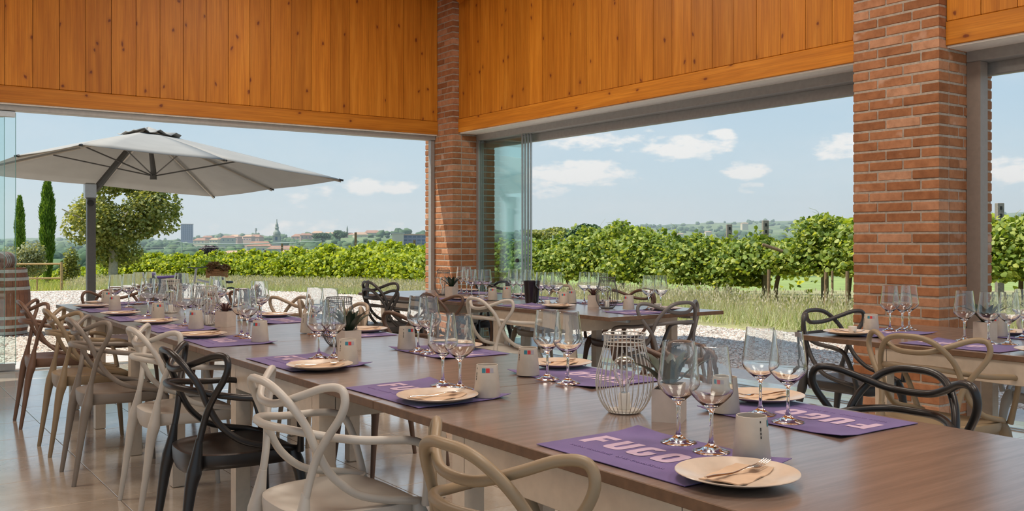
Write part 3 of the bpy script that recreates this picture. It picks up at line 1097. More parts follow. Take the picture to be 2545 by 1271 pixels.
# row B by the corner pillar
chair(3.90, 5.66, 90, 'chair_white', 'white ' + ch + ' at the middle table, back to the camera')
chair(3.90, 6.32, 90, 'chair_brown', 'brown ' + ch + ' at the middle table in front of the corner pillar')
chair(3.86, 7.27, 90, 'chair_anthracite', 'lower black ' + ch + ' of the stacked pair left of the corner pillar')
chair(3.86, 7.27, 90, 'chair_anthracite', 'upper black ' + ch + ' of the stacked pair left of the corner pillar', z=.062)
chair(4.55, 4.74, 0, 'chair_slate', 'slate-grey ' + ch + ' at the near end of the middle table')
chair(5.16, 5.80, -90, 'chair_brown', 'dark brown ' + ch + ' on the vineyard side of the middle table, near end')
chair(5.16, 6.85, -90, 'chair_beige', 'beige ' + ch + ' on the vineyard side of the middle table, behind the glasses')
chair(5.16, 7.85, -90, 'chair_black', 'black ' + ch + ' on the far vineyard side beside the folded glass')
# table C by the wide pillar
chair(3.98, 2.35, 89, 'chair_mustard', 'sand-coloured ' + ch + ' at the right-hand table, its back to the camera')
chair(4.68, 3.30, 180, 'chair_anthracite', 'dark ' + ch + ' at the far end of the right-hand table near the gravel')
chair(5.22, 2.40, -90, 'chair_white', 'white ' + ch + ' on the outer side of the right-hand table')

# ================================================================ TABLE SETTINGS
TZ = .75
# --- one mesh of each kind
def wine_mesh(hs=1.0):
    o = [(.0005, .0), (.042, .0), (.0435, .0012), (.042, .0026), (.03, .0062), (.018, .0105), (.009, .017), (.0052, .028), (.0042, .05), (.0044, .085), (.007, .095), (.016, .103),
         (.034, .118), (.046, .131), (.0502, .140), (.0505, .147), (.0478, .170), (.0425, .210), (.0385, .2445)]
    i = [(.0378, .2448), (.0416, .210), (.0467, .170), (.0494, .147), (.0490, .141), (.0445, .1325), (.032, .120), (.015, .1065), (.0005, .1035)]
    return MB().lathe([(r, z * hs) for r, z in o + i], 30).mesh('wine_glass', 'clear_glass', 40)


m_glass = wine_mesh()
m_cup = MB().lathe([(.0005, 0), (.0415, 0), (.0425, .002), (.0335, .0995), (.0325, .1), (.0315, .099), (.039, .012), (.0005, .010)], 28).mesh('tumbler', 'ceramic', 40)


def patch(r_at, z0, z1, a0, a1, mat):
    mb = MB()
    n = 4
    vs = []
    for i in range(n + 1):
        a = a0 + (a1 - a0) * i / n
        for z in (z0, z1):
            r = .0425 + (.0335 - .0425) * (z - .002) / .0975 + .0006
            vs.append((r * math.cos(a), r * math.sin(a), z))
    mb.add(vs, [(2 * i, 2 * i + 2, 2 * i + 3, 2 * i + 1) for i in range(n)])
    return mb.mesh('label_square', mat)


sq = [patch(0, .078, .092, a, a + .33, mt) for a, mt in ((-.56, 'label_teal'), (-.20, 'label_red'), (.16, 'label_grey'))]
mk_ = MB()
for z0, z1 in ((.088, .0925), (.070, .078), (.062, .068), (.054, .060)):
    vs = []
    for a in (-.05, .03):
        for z in (z0, z1):
            r = .0425 + (.0335 - .0425) * (z - .002) / .0975 + .0006
            vs.append((r * math.cos(a - 1.15), r * math.sin(a - 1.15), z))
    mk_.add(vs, [(0, 2, 3, 1)])
m_mark = mk_.mesh('printed_mark', 'ink')
m_plate = MB().lathe([(.0005, .001), (.07, .001), (.078, .003), (.112, .0135), (.124, .0175), (.1255, .019), (.1245, .0202), (.111, .0168), (.079, .0072), (.072, .006), (.0005, .006)], 44).mesh('plate', 'porcelain', 40)
# folded paper napkin, slightly sprung fold
nm_ = MB()
vs = []
nx, ny = 8, 4
for j in range(ny + 1):
    for i in range(nx + 1):
        x, y = (i / nx - .5) * .17, (j / ny - .5) * .085
        z = .0085 + .0045 * math.sin(i / nx * PI) * (j / ny) + .006 * (abs(i / nx - .5) * 2) ** 4 + .002 * math.sin(i * 1.7 + j)
        vs.append((x, y, z))
nn = len(vs)
vs += [(x, y, z - .0025) for x, y, z in vs]
fs = []
for j in range(ny):
    for i in range(nx):
        a = j * (nx + 1) + i
        fs.append((a, a + 1, a + nx + 2, a + nx + 1))
        fs.append((a + nn, a + nn + nx + 1, a + nn + nx + 2, a + nn + 1))
per = [(i, i + 1) for i in range(nx)] + [((ny) * (nx + 1) + i + 1, ny * (nx + 1) + i) for i in range(nx)] + [((j + 1) * (nx + 1), j * (nx + 1)) for j in range(ny)] + [(j * (nx + 1) + nx, (j + 1) * (nx + 1) + nx) for j in range(ny)]
fs += [(b2, a, a + nn, b2 + nn) for a, b2 in per]
m_napkin = nm_.add(vs, fs).mesh('napkin', 'napkin_paper', 40)


def fork_meshes():
    h = MB().tube([(-.095, 0, .0195), (-.06, 0, .0185), (-.01, 0, .016), (.03, 0, .0205), (.045, 0, .021)], [.0045, .0052, .0032, .0028, .006], 8, 5, flat=.38)
    hm = h.mesh('handle', 'silver', 60)
    hd = MB()
    hd.tube([(.040, 0, .021), (.052, 0, .0195), (.064, 0, .0195)], [.0055, .0115, .0115], 8, 4, flat=.14)
    hdm = hd.mesh('head', 'silver', 60)
    tn = MB().tube([(.060, 0, .0195), (.080, 0, .0225), (.098, 0, .029)], [.0014, .0013, .0008], 6, 3).mesh('tine', 'silver', 60)
    return hm, hdm, tn


m_fh, m_fhead, m_tine = fork_meshes()
m_knife = MB().tube([(-.105, 0, .0195), (-.05, 0, .018), (0, 0, .019), (.05, 0, .019), (.1, 0, .019)], [.0045, .0055, .0045, .0085, .003], 8, 5, flat=.25).mesh('knife', 'silver', 60)

# placemat cloth: soft waves, corner lifted; local +y = away from the diner, +x = diner's right
def mat_mesh(seed):
    r = random.Random(seed)
    mb = MB()
    nx, ny = 22, 14
    w, h = .485, .335
    cx, cy = (r.choice((-1, 1)) * .5, .5)
    vs = []
    p1, p2 = r.uniform(0, 6), r.uniform(0, 6)
    for j in range(ny + 1):
        for i in range(nx + 1):
            u, v = i / nx - .5, j / ny - .5
            z = .0022 + .0006 * (1 + math.sin(u * 9 + p1) * math.sin(v * 7 + p2))
            lift = max(0, 1 - math.hypot((u - .5) * 6, (v - .5) * 5)) * .010 + max(0, 1 - math.hypot((u + .5) * 6, (v - .5) * 5)) * .007
            z += lift
            vs.append((u * w, v * h, z))
    nn = len(vs)
    vs += [(x, y, z - .0014) for x, y, z in vs]
    fs = []
    for j in range(ny):
        for i in range(nx):
            a = j * (nx + 1) + i
            fs.append((a, a + 1, a + nx + 2, a + nx + 1))
            fs.append((a + nn, a + nn + nx + 1, a + nn + nx + 2, a + nn + 1))
    per = [(i, i + 1) for i in range(nx)] + [(ny * (nx + 1) + i + 1, ny * (nx + 1) + i) for i in range(nx)] + [((j + 1) * (nx + 1), j * (nx + 1)) for j in range(ny)] + [(j * (nx + 1) + nx, (j + 1) * (nx + 1) + nx) for j in range(ny)]
    fs += [(b2, a, a + nn, b2 + nn) for a, b2 in per]
    return mb.add(vs, fs).mesh('placemat', 'purple_cloth', 40)


m_mats = [mat_mesh(s) for s in range(4)]
# lettering: F U G O, heavy condensed capitals printed on the cloth
def letters():
    z = .0036
    W_, H_, t = .063, .092, .0245
    res = []

    def rect(mb, x0, y0, x1, y1):
        mb.append(((x0, y0), (x1, y0), (x1, y1), (x0, y1)))

    def ringo(polys, kind):
        n = 28
        vo_, vi_ = [], []
        for i in range(n + 1):
            a = {'O': 2 * PI * i / n, 'G': .25 * PI + 1.75 * PI * i / n, 'U': PI + PI * i / n}[kind]
            for lst, rx, ry in ((vo_, W_ / 2, H_ / 2), (vi_, W_ / 2 - t, H_ / 2 - t * .8)):
                ca, sa = math.cos(a), math.sin(a)
                lst.append((W_ / 2 + rx * math.copysign(abs(ca) ** .5, ca), H_ / 2 + ry * math.copysign(abs(sa) ** .5, sa)))
        for i in range(n):
            polys.append((vo_[i], vo_[i + 1], vi_[i + 1], vi_[i]))
    for ch_ in 'FUGO':
        P = []
        if ch_ == 'F':
            rect(P, 0, 0, t, H_)
            rect(P, t, H_ - t * .85, W_ * .92, H_)
            rect(P, t, H_ * .40, W_ * .8, H_ * .40 + t * .8)
        elif ch_ == 'U':
            rect(P, 0, H_ * .5, t, H_)
            rect(P, W_ - t, H_ * .5, W_, H_)
            ringo(P, 'U')
        elif ch_ == 'G':
            ringo(P, 'G')
            rect(P, W_ * .55, H_ * .36, W_, H_ * .54)
        else:
            ringo(P, 'O')
        bm = bmesh.new()
        for q in P:
            try:
                bm.faces.new([bm.verts.new((x, y, z)) for x, y in q])
            except ValueError:
                pass
        bmesh.ops.remove_doubles(bm, verts=bm.verts, dist=.0004)
        bmesh.ops.recalc_face_normals(bm, faces=bm.faces)
        if bm.faces and bm.faces[:][0].normal.z < 0:
            bmesh.ops.reverse_faces(bm, faces=bm.faces)
        me = bpy.data.meshes.new('letter')
        bm.to_mesh(me)
        bm.free()
        me.materials.append(MATS['letter'])
        res.append(me)
    # small second line: too faint in the photo to read, kept as short marks
    sm = MB()
    r = random.Random(5)
    xx = -.19
    while xx < .12:
        wd = r.uniform(.003, .007)
        if r.random() > .14:
            sm.box((xx, -.034, z - .0004), (xx + wd * .4, -.034 + r.choice((.008, .012)), z + .0002))
            sm.box((xx, -.034, z - .0004), (xx + wd, -.0325, z + .0002))
        xx += wd + .002
    return res, sm.mesh('small_print', 'letter_small')


m_let, m_small = letters()


def placemat(x, y, face, label, k):
    t = inst(m_mats[k % 4], 'placemat', None, (x, y, TZ + .0005), (0, 0, -math.radians(face) + random.uniform(-.03, .03)))
    tag(t, label, 'placemat', 'purple placemats')
    for i, me in enumerate(m_let):
        inst(me, 'letter', t, (-.212 + i * .0785, -.062, 0))
    tag(inst(m_small, 'small_print', t, (0, -.072, 0)), kind='stuff')
    return t


def glass(x, y, label, z=TZ, g='wine glasses', s=1.0):
    t = inst(m_glass, 'wine_glass', None, (x, y, z + .0045), (0, 0, random.uniform(0, 6)), scale=(s, s, s))
    tag(t, label, 'wine glass', g)


def tumbler(x, y, rz, label):
    t = inst(m_cup, 'tumbler', None, (x, y, TZ + .0045), (0, 0, rz))
    tag(t, label, 'tumbler', 'white tapered tumblers')
    for me in sq:
        inst(me, 'label_square', t)
    inst(m_mark, 'printed_mark', t)


def plate(x, y, rz, label, where, fork=True):
    t = inst(m_plate, 'plate', None, (x, y, TZ + .004), (0, 0, 0))
    tag(t, label, 'plate', 'cream plates')
    n = inst(m_napkin, 'napkin', None, (x, y, TZ + .0045), (0, 0, rz + .25))
    tag(n, 'folded tan napkin ' + where, 'napkin', 'folded napkins')
    if fork:
        f = empty('fork', (x, y, TZ + .0045), rz)
        tag(f, 'silver fork ' + where, 'fork', 'forks')
        inst(m_fh, 'handle', f)
        inst(m_fhead, 'head', f)
        for i in range(4):
            inst(m_tine, 'tine', f, (0, (i - 1.5) * .0056, 0))


def setting(x, y, face, where, plate_side=1, k=0, n=2, over=None, cup_rz=None, knife=False):
    """x, y = placemat centre. face = way the diner looks. local r = diner's right, f = away from the diner"""
    a = math.radians(face)
    fx, fy = math.sin(a), math.cos(a)
    rx, ry = math.cos(a), -math.sin(a)
    o = over or {}

    def P(r, f):
        return x + rx * r + fx * f, y + ry * r + fy * f
    placemat(x, y, face, 'purple cloth placemat ' + where, k)
    names = ['left', 'middle', 'right'] if n == 3 else ['left', 'right']
    gp = o.get('g', [(-.06, .115), (.05, .105), (-.02, .02)][:n])
    order = sorted(range(len(gp)), key=lambda i: (P(*gp[i])[0] * CS - P(*gp[i])[1] * SN))
    for j, i in enumerate(order):
        gx, gy = P(*gp[i])
        glass(gx, gy, f'{names[j]} wine glass {where}')
    cx, cy = P(*o.get('c', (.17, .11)))
    # printed squares turned towards the room side
    if cup_rz is None:
        cup_rz = math.atan2(-cy, -cx) + random.uniform(-.7, .7)
    tumbler(cx, cy, cup_rz, 'white tapered tumbler ' + where)
    px, py = P(*o.get('p', (.21 * plate_side, -.045)))
    plate(px, py, PI / 2 - a + random.uniform(-.15, .25), 'round cream plate ' + where, where)


L = 'on the left of the long table, '
setting(1.525, 1.585, 90, L + 'nearest the camera', k=0, over={'g': [(-.05, .115), (.065, .105)], 'c': (.175, .115), 'p': (.275, -.045)}, cup_rz=math.radians(-40))
setting(1.525, 2.66, 90, L + 'second setting from the camera', k=1, over={'g': [(-.07, .11), (.03, .115)], 'c': (.195, .112), 'p': (.165, -.05)}, cup_rz=math.radians(-118))
setting(1.525, 3.61, 90, L + 'third setting from the camera', k=2, over={'g': [(-.06, .075), (-.02, .125)], 'c': (.185, .09), 'p': (.235, -.05)}, cup_rz=math.radians(-100))
setting(1.525, 4.60, 90, L + 'fourth setting from the camera', k=3, over={'g': [(-.155, .125), (-.04, .115)], 'c': (.15, .11), 'p': (-.23, -.055)})
setting(1.525, 5.45, 90, L + 'fifth setting from the camera', k=0, over={'g': [(-.07, .06), (-.10, .15)], 'c': (.14, .06), 'p': (-.33, -.03)})
setting(1.525, 6.30, 90, L + 'sixth setting from the camera', k=1, over={'g': [(-.10, .075), (-.0, .13)], 'c': (.2, .06), 'p': (-.27, -.055)})
setting(1.525, 7.20, 90, L + 'last setting before the far end', k=2, over={'g': [(.0, .05), (-.12, .17)], 'c': (.12, .02), 'p': (-.24, -.06)})
setting(1.80, 7.83, 180, 'at the far head of the long table', k=3, over={'g': [(-.15, .12), (-.05, .16)], 'c': (.17, .10), 'p': (.19, 0)})
R_ = 'on the right of the long table, '
setting(2.18, 1.69, -90, R_ + 'nearest the camera', k=1, over={'g': [(-.04, .115), (.075, .09)], 'c': (.165, .135), 'p': (.235, -.11)}, cup_rz=math.radians(-160))
setting(2.18, 2.65, -90, R_ + 'behind the nearest wire lantern', k=2, over={'g': [(.0, .165), (-.115, .165)], 'c': (.13, .155), 'p': (.245, -.08)}, cup_rz=math.radians(-118))
setting(2.18, 3.60, -90, R_ + 'third from the camera', k=3, over={'g': [(.05, .12), (-.05, .125)], 'c': (.165, .115), 'p': (.05, -.07)}, cup_rz=math.radians(-75))
setting(2.18, 4.61, -90, R_ + 'fourth from the camera', k=0, over={'g': [(.03, .18), (-.07, .14)], 'c': (.14, .17), 'p': (.0, -.09)})
setting(2.18, 5.62, -90, R_ + 'fifth from the camera', k=1, over={'g': [(.02, .12), (-.06, .13)], 'c': (.15, .16), 'p': (.25, -.07)})
setting(2.18, 6.45, -90, R_ + 'sixth from the camera', k=2)
setting(2.18, 7.30, -90, R_ + 'last before the far end', k=3)
B_ = 'on the middle table, '
setting(4.21, 5.72, 90, B_ + 'near side beside the dark cooler', k=0, n=3, over={'g': [(-.20, .23), (-.11, .24), (-.08, .29)], 'c': (.13, .19), 'p': (.24, .06)})
setting(4.21, 6.75, 90, B_ + 'near side in front of the corner pillar', k=1, n=3, over={'g': [(-.13, .20), (-.06, .23), (-.01, .27)], 'c': (.25, .16), 'p': (.1, -.04)})
setting(4.86, 5.66, -90, B_ + 'vineyard side beside the lantern', k=2, n=3, over={'g': [(.07, .14), (-.04, .14), (-.15, .14)], 'c': (.16, .20), 'p': (.0, -.02)})
setting(4.86, 6.58, -90, B_ + 'vineyard side behind the dark cooler', k=3, n=3, over={'g': [(.12, .14), (.0, .14), (-.12, .14)], 'c': (.04, .26), 'p': (.22, -.05)})
setting(4.86, 7.55, -90, B_ + 'vineyard side at the far end', k=1)
setting(4.50, 4.82, 0, B_ + 'near end facing the slate chair', k=0, over={'g': [(.13, .09), (.21, .05)], 'c': (.05, .21), 'p': (.22, .02)})
C_ = 'on the right-hand table, '
setting(4.29, 2.40, 90, C_ + 'near side', k=1, n=3, over={'g': [(-.10, .16), (.03, .14), (.10, .19)], 'c': (.26, .12), 'p': (.38, -.04)})
setting(4.50, 2.98, 180, C_ + 'far end against the brick pillar', k=2, n=3, over={'g': [(-.13, -.04), (-.20, -.01), (-.28, -.02)], 'c': (.07, -.02), 'p': (.24, -.04)})
setting(4.94, 2.36, -90, C_ + 'outer side by the window', k=3, over={'p': (.2, -.02)})

# --- planters, lanterns, cooler
def planter(x, y, kind, label, rz=0.0, s=1.0):
    t = empty('planter', (x, y, TZ), rz)
    tag(t, label, 'planter', 'square table planters')
    a, w = .041 * s, .005
    H = .088 * s
    mb = MB().box((-a, -a, 0), (a, a, .006))
    for (x0, y0, x1, y1) in ((-a, -a, a, -a + w), (-a, a - w, a, a), (-a, -a + w, -a + w, a - w), (a - w, -a + w, a, a - w)):
        mb.box((x0, y0, .006), (x1, y1, H))
    mb.build('pot', 'planter_white', t)
    MB().box((-a + w, -a + w, .006), (a - w, a - w, H - .01)).build('soil', 'soil', t)
    r = random.Random(int(x * 100 + y * 10))
    nl = 13 if kind == 'agave' else 20
    for i in range(nl):
        an = i * 2.4 + r.uniform(-.2, .2)
        q = i / nl
        ln = (.150 - .07 * q * q) * s * (1 if kind == 'agave' else .62)
        sp = (.88 - .80 * q) * (1 if kind == 'agave' else 1.1)
        wd = (.019 if kind == 'agave' else .006) * s
        d = Vector((math.cos(an), math.sin(an), 0))
        sd_ = Vector((-math.sin(an), math.cos(an), 0))
        vs, fs = [], []
        K = 6
        for j in range(K + 1):
            f = j / K
            p = d * (.006 + math.sin(sp) * ln * (f + .12 * f * f)) + Vector((0, 0, H - .012 + ln * math.cos(sp) * (f - .12 * f * f) + .012 * math.sin(f * PI)))
            ww = wd * (math.sin(min(1, f * 1.6 + .35) * PI / 2)) * (1 - f ** 2.2) + .0004
            up = Vector((0, 0, 1)) * ww * .35
            vs += [p - sd_ * ww + up, p - Vector((0, 0, .003 * (1 - f))), p + sd_ * ww + up, p + Vector((0, 0, .002))]
        for j in range(K):
            b0 = j * 4
            for c in range(4):
                fs.append((b0 + c, b0 + (c + 1) % 4, b0 + 4 + (c + 1) % 4, b0 + 4 + c))
        fs += [(3, 2, 1, 0)]
        MB().add(vs, fs).build('leaf', 'agave' if kind == 'agave' else 'succulent_red', t, 60)
    return t


planter(1.841, 1.871, 'agave', 'square white planter with a dark green agave beside the nearest lantern', .62, 1.0)
planter(1.86, 3.93, 'agave', 'square white planter beside the second lantern of the long table', .0)
planter(1.78, 5.40, 'red', 'square white planter with a reddish succulent beside the third lantern', .6)
planter(4.56, 5.43, 'red', 'square white planter with spiky reddish plant on the middle table', .8)
planter(4.40, 7.20, 'agave', 'square white planter with a small agave in front of the corner pillar', .4)
planter(4.64, 2.50, 'agave', 'square white planter with dark spiky plant on the right-hand table', .05)


def lantern_master():
    prof = [(.045, .004), (.055, .012), (.070, .035), (.080, .065), (.082, .09), (.078, .12), (.069, .155), (.061, .185), (.0575, .205), (.060, .226)]
    wires = MB()
    for i in range(30):
        a = 2 * PI * i / 30
        wires.tube([(r * math.cos(a), r * math.sin(a), z) for r, z in prof], .00125, 5, 2)
    mw = wires.mesh('wire_cage', 'lantern_wire', 60)
    rings = []
    for r, z, rr in ((.046, .004, .002), (.0575, .205, .0014), (.060, .226, .0018), (.0582, .195, .0012)):
        rings.append(MB().tube([(r * math.cos(2 * PI * i / 28), r * math.sin(2 * PI * i / 28), z) for i in range(28)], rr, 6, 0, closed=True).mesh('ring', 'lantern_wire', 60))
    base = MB().lathe([(.0005, .002), (.042, .002), (.043, .006), (.042, .009), (.0005, .009)], 28).mesh('base', 'lantern_wire', 40)
    sock = MB().lathe([(.0005, .009), (.016, .009), (.017, .012), (.0165, .052), (.014, .056), (.0005, .056)], 18).mesh('socket', 'candle', 40)
    bulb = MB().lathe([(.0005, .056), (.011, .056), (.0125, .07), (.019, .088), (.029, .105), (.0335, .122), (.0325, .138), (.026, .152), (.014, .160), (.0005, .162),
                       (.0005, .1605), (.0135, .1585), (.025, .151), (.0315, .138), (.0325, .122), (.028, .106), (.018, .089), (.0115, .071), (.010, .058), (.0005, .0575)], 24).mesh('bulb', 'clear_glass', 60)
    fil = MB().tube([(-.006, 0, .06), (-.010, 0, .10), (-.004, .003, .125), (.004, -.003, .10), (.010, 0, .125), (.006, 0, .06)], .0008, 5, 4).mesh('filament', 'silver', 60)
    hand = MB().tube([(-.060, 0, .224), (-.064, 0, .238), (-.045, 0, .245), (0, 0, .243), (.045, 0, .245), (.064, 0, .238), (.060, 0, .224)], .0018, 6, 4).mesh('handle', 'lantern_wire', 60)
    return mw, rings, base, sock, bulb, fil, hand


LM = lantern_master()


def lantern(x, y, label, mat, handle=False, s=1.0):
    t = empty('wire_lantern', (x, y, TZ), .3)
    t.scale = (s, s, s)
    tag(t, label, 'lantern', 'wire lanterns')
    mw, rings, base, sock, bulb, fil, hand = LM
    inst(mw, 'wire_cage', t, mat=mat)
    for r in rings:
        inst(r, 'ring', t, mat=mat)
    inst(base, 'base', t, mat=mat)
    inst(sock, 'socket', t)
    bb = inst(bulb, 'bulb', t)
    inst(fil, 'filament', bb)
    if handle:
        inst(hand, 'handle', t, (0, 0, 0), (0, 0, 0), mat=mat)


lantern(1.82, 2.03, 'pale wire cage lantern with glass bulb, nearest the camera', 'lantern_wire')
lantern(1.89, 4.10, 'grey wire cage lantern, second along the long table', 'lantern_wire_dark')
lantern(1.72, 5.56, 'wire cage lantern with bulb, third along the long table', 'lantern_wire')
lantern(1.81, 6.64, 'pale wire lantern, furthest along the long table', 'lantern_wire')
lantern(4.53, 5.24, 'dark wire lantern beside the spiky reddish planter on the middle table', 'lantern_wire_dark')
lantern(4.45, 7.42, 'thin dark wire lantern with handle in front of the corner pillar', 'lantern_wire_dark', True)
cb = MB().lathe([(.0005, 0), (.05, 0), (.052, .003), (.066, .168), (.068, .172), (.068, .176), (.064, .176), (.062, .170), (.049, .008), (.0005, .008)], 32).build('wine_cooler', 'bucket_dark', None, 50, (4.43, 6.03, TZ + .002))
tag(cb, 'black conical wine cooler standing on the middle table', 'wine cooler')
for x, y, w in ((4.35, 6.62, 'on the middle table in front of the corner pillar'), (4.27, 5.62, 'on the plate beside the dark cooler'), (4.27, 3.0, 'on the plate at the far end of the right-hand table'), (4.80, 5.0, 'at the near end of the middle table')):
    z = TZ + (.014 if w.startswith('on the plate') else .004)
    o = MB().lathe([(.0005, 0), (.017, 0), (.0185, .002), (.022, .034), (.021, .035), (.0185, .006), (.0005, .005)], 18).build('votive_cup', 'candle', None, 50, (x, y, z))
    tag(o, 'small frosted white cup ' + w, 'cup', 'small frosted cups')

# ================================================================ OUTDOORS
GZ = -.02
# gravel court with a curved planted edge
edge = [(10.1, -9), (10.1, 5), (10.3, 8), (10.45, 10.6), (10.1, 14), (9.9, 19.5), (9.0, 22.5), (7.6, 25.0), (5.0, 26.3), (0, 27), (-14, 27)]
gp = [(x, y, GZ) for x, y in edge] + [(-14, -9, GZ)]
gv = MB().add(gp + [(x, y, GZ - .2) for x, y, _ in gp], [tuple(range(len(gp)))] + [(i, i + len(gp), (i + 1) % len(gp) + len(gp), (i + 1) % len(gp)) for i in range(len(gp))])
go = gv.build('gravel_court', 'gravel')
tag(go, 'pale crushed gravel court outside the glazing', kind='structure')


def inside_edge(x, y, pad=0.0):
    ex = np.interp(y, [p[1] for p in edge[:8]], [p[0] for p in edge[:8]])
    ey = np.interp(x, [p[0] for p in reversed(edge[6:])], [p[1] for p in reversed(edge[6:])])
    return (x < ex - pad) & (y < ey - pad)


def pebbles(n, xr, yr, s0, s1):
    x = rng.uniform(*xr, n)
    y = rng.uniform(*yr, n)
    ok = inside_edge(x, y) & ~((x < 7.16) & (y < 11.01))
    return np.stack([x[ok], y[ok], np.full(ok.sum(), GZ)], 1), rng.uniform(s0, s1, ok.sum())


PC, PS = [], []
for a in ((26000, (7.15, 10.5), (1.5, 12.5), .012, .026), (26000, (-2, 7.1), (11.0, 15.5), .012, .026), (22000, (7.1, 10.2), (12.5, 22), .016, .03), (24000, (1.5, 9.5), (15.5, 26), .016, .032)):
    c_, s_ = pebbles(*a)
    PC.append(c_)
    PS.append(s_)
PC, PS = np.concatenate(PC), np.concatenate(PS)
octv = np.array([[1, 0, 0], [-.2, 1, 0], [-1, -.1, 0], [.1, -1, 0], [.1, .1, .62], [0, 0, -.5]])
octf = np.array([[0, 1, 4], [1, 2, 4], [2, 3, 4], [3, 0, 4]])
ang = rng.uniform(0, 2 * PI, len(PC))
ca, sa = np.cos(ang), np.sin(ang)
V = octv[None] * rng.uniform(.7, 1.25, (len(PC), 6, 3))
Vr = np.stack([V[..., 0] * ca[:, None] - V[..., 1] * sa[:, None], V[..., 0] * sa[:, None] + V[..., 1] * ca[:, None], V[..., 2] + rng.uniform(0, .25, (len(PC), 1))], -1)
Vr = Vr * PS[:, None, None] + PC[:, None, :]
Fq = (np.arange(len(PC))[:, None, None] * 6 + octf[None]).reshape(-1, 3)
o = npmesh('gravel_stones', Vr.reshape(-1, 3), Fq, 'pebble', go)
tag(o, kind='stuff')

# near land beyond the gravel
gr = []
NA, NR = 72, 26
# terrain as seen from the house: ridge height by bearing (photo column -> photo row of skyline), metres worked out at its own distance
sky_u = np.array([-1500, -400, 0, 150, 320, 440, 500, 560, 640, 760, 840, 900, 1000, 1080, 1240, 1330, 1450, 1560, 1680, 1800, 1950, 2120, 2300, 2545, 3500, 5000])
sky_v = np.array([560, 575, 594, 592, 594, 598, 590, 582, 584, 590, 584, 584, 582, 580, 574, 576, 574, 568, 558, 553, 549, 543, 536, 528, 510, 520])
sky_d = np.array([3500, 3500, 3000, 3000, 2500, 2200, 2600, 2600, 2400, 1500, 1300, 1300, 1300, 1500, 2500, 2600, 2800, 3000, 3200, 3400, 3400, 3400, 3400, 3400, 3400, 3400])


def terrain(u, d):
    """ground height at distance d ahead, on the bearing of column u"""
    v = np.interp(u, sky_u, sky_v)
    dr = np.interp(u, sky_u, sky_d)
    zr = EYE + (600 - v) * dr / F_PX
    t = np.clip((d - 450) / (dr - 450), 0, 1)
    low = -1.2 - 7.5 * np.clip((d - 40) / 260, 0, 1) - 9 * np.clip((d - 300) / 500, 0, 1) * (1 - t)
    rise = t ** 1.6
    z = low * (1 - rise) + zr * rise
    z = np.where(d > dr, zr - (d - dr) * .06, z)
    near = np.clip((d - 20) / 30, 0, 1)
    return z * near + (GZ - .03) * (1 - near)


us = np.concatenate([np.linspace(-1800, -100, 14), np.linspace(-60, 2600, 180), np.linspace(2700, 5200, 14)])
ds = np.concatenate([[6, 12, 20, 26, 32, 38, 44, 55, 75, 100, 140, 200, 280, 380], np.linspace(450, 4200, 52)])
UU, DD = np.meshgrid(us, ds, indexing='ij')
ZZ = terrain(UU, DD)
bump_ = np.zeros_like(ZZ)
for k_ in range(5):
    fx_, fy_, ph = rng.uniform(.004, .03), rng.uniform(.004, .02), rng.uniform(0, 6)
    bump_ += np.sin(UU * fx_ * 1.7 + ph) * np.sin(DD * fy_ + ph * 2)
ZZ = ZZ + bump_ * np.clip((DD - 400) / 1500, 0, 1) * 1.4
LAT = (UU - 1272.5) / F_PX * DD
TX = DD * SN + LAT * CS
TY = DD * CS - LAT * SN
V = np.stack([TX, TY, ZZ], -1)
a_, b_ = UU.shape
idx = np.arange(a_ * b_).reshape(a_, b_)
Fq = np.stack([idx[:-1, :-1], idx[1:, :-1], idx[1:, 1:], idx[:-1, 1:]], -1).reshape(-1, 4)
dq = DD[:-1, :-1].reshape(-1)
o = npmesh('countryside', V.reshape(-1, 3), Fq, None, mats=['soil_ground', 'meadow', 'far_land'], mi=np.where(dq < 40, 0, np.where(dq < 140, 1, 2)))
tag(o, 'rolling countryside falling away and rising to low hills on the skyline', kind='structure')

# distant woods: clumps of crowns, too many to count
ico = bpy.data.meshes.new('tmp')
import bmesh
bm_ = bmesh.new()
bmesh.ops.create_icosphere(bm_, subdivisions=2, radius=1.0)
IV = np.array([v.co[:] for v in bm_.verts])
IF = np.array([[v.index for v in f.verts] for f in bm_.faces])
bm_.free()


def crowns(name, n, ur, dr, sr, mat, label, flat=.75, dens=None):
    u = rng.uniform(*ur, n)
    d = np.exp(rng.uniform(math.log(dr[0]), math.log(dr[1]), n))
    keep = (np.sin(u * .021 + d * .004) + np.sin(u * .053 - d * .009) + rng.uniform(-1.2, 1.2, n)) > (-.2 if dens is None else dens)
    u, d = u[keep], d[keep]
    n = len(u)
    z = terrain(u, d)
    s = rng.uniform(*sr, n)
    lat = (u - 1272.5) / F_PX * d
    C = np.stack([d * SN + lat * CS, d * CS - lat * SN, z + s * .5], 1)
    V = IV[None] * rng.uniform(.62, 1.15, (n, len(IV), 1)) * np.stack([s, s, s * flat * rng.uniform(.8, 1.3, n)], 1)[:, None, :] + C[:, None, :]
    Fq = (np.arange(n)[:, None, None] * len(IV) + IF[None]).reshape(-1, 3)
    o = npmesh(name, V.reshape(-1, 3), Fq, mat)
    tag(o, label, 'woodland', kind='stuff')


crowns('distant_woodland', 3400, (-100, 1250), (380, 2300), (3, 7), 'far_wood', 'wooded ground of the valley around the town', dens=.3)
crowns('hill_woodland', 6800, (1150, 3700), (420, 3350), (4, 9), 'far_wood', 'dark woods on the long hill above the vineyard', dens=.5)
crowns('hedgerow_trees', 420, (-100, 1080), (150, 330), (1.4, 2.8), 'far_wood', 'bushy hedgerow trees in the dip behind the left vines', dens=.4)


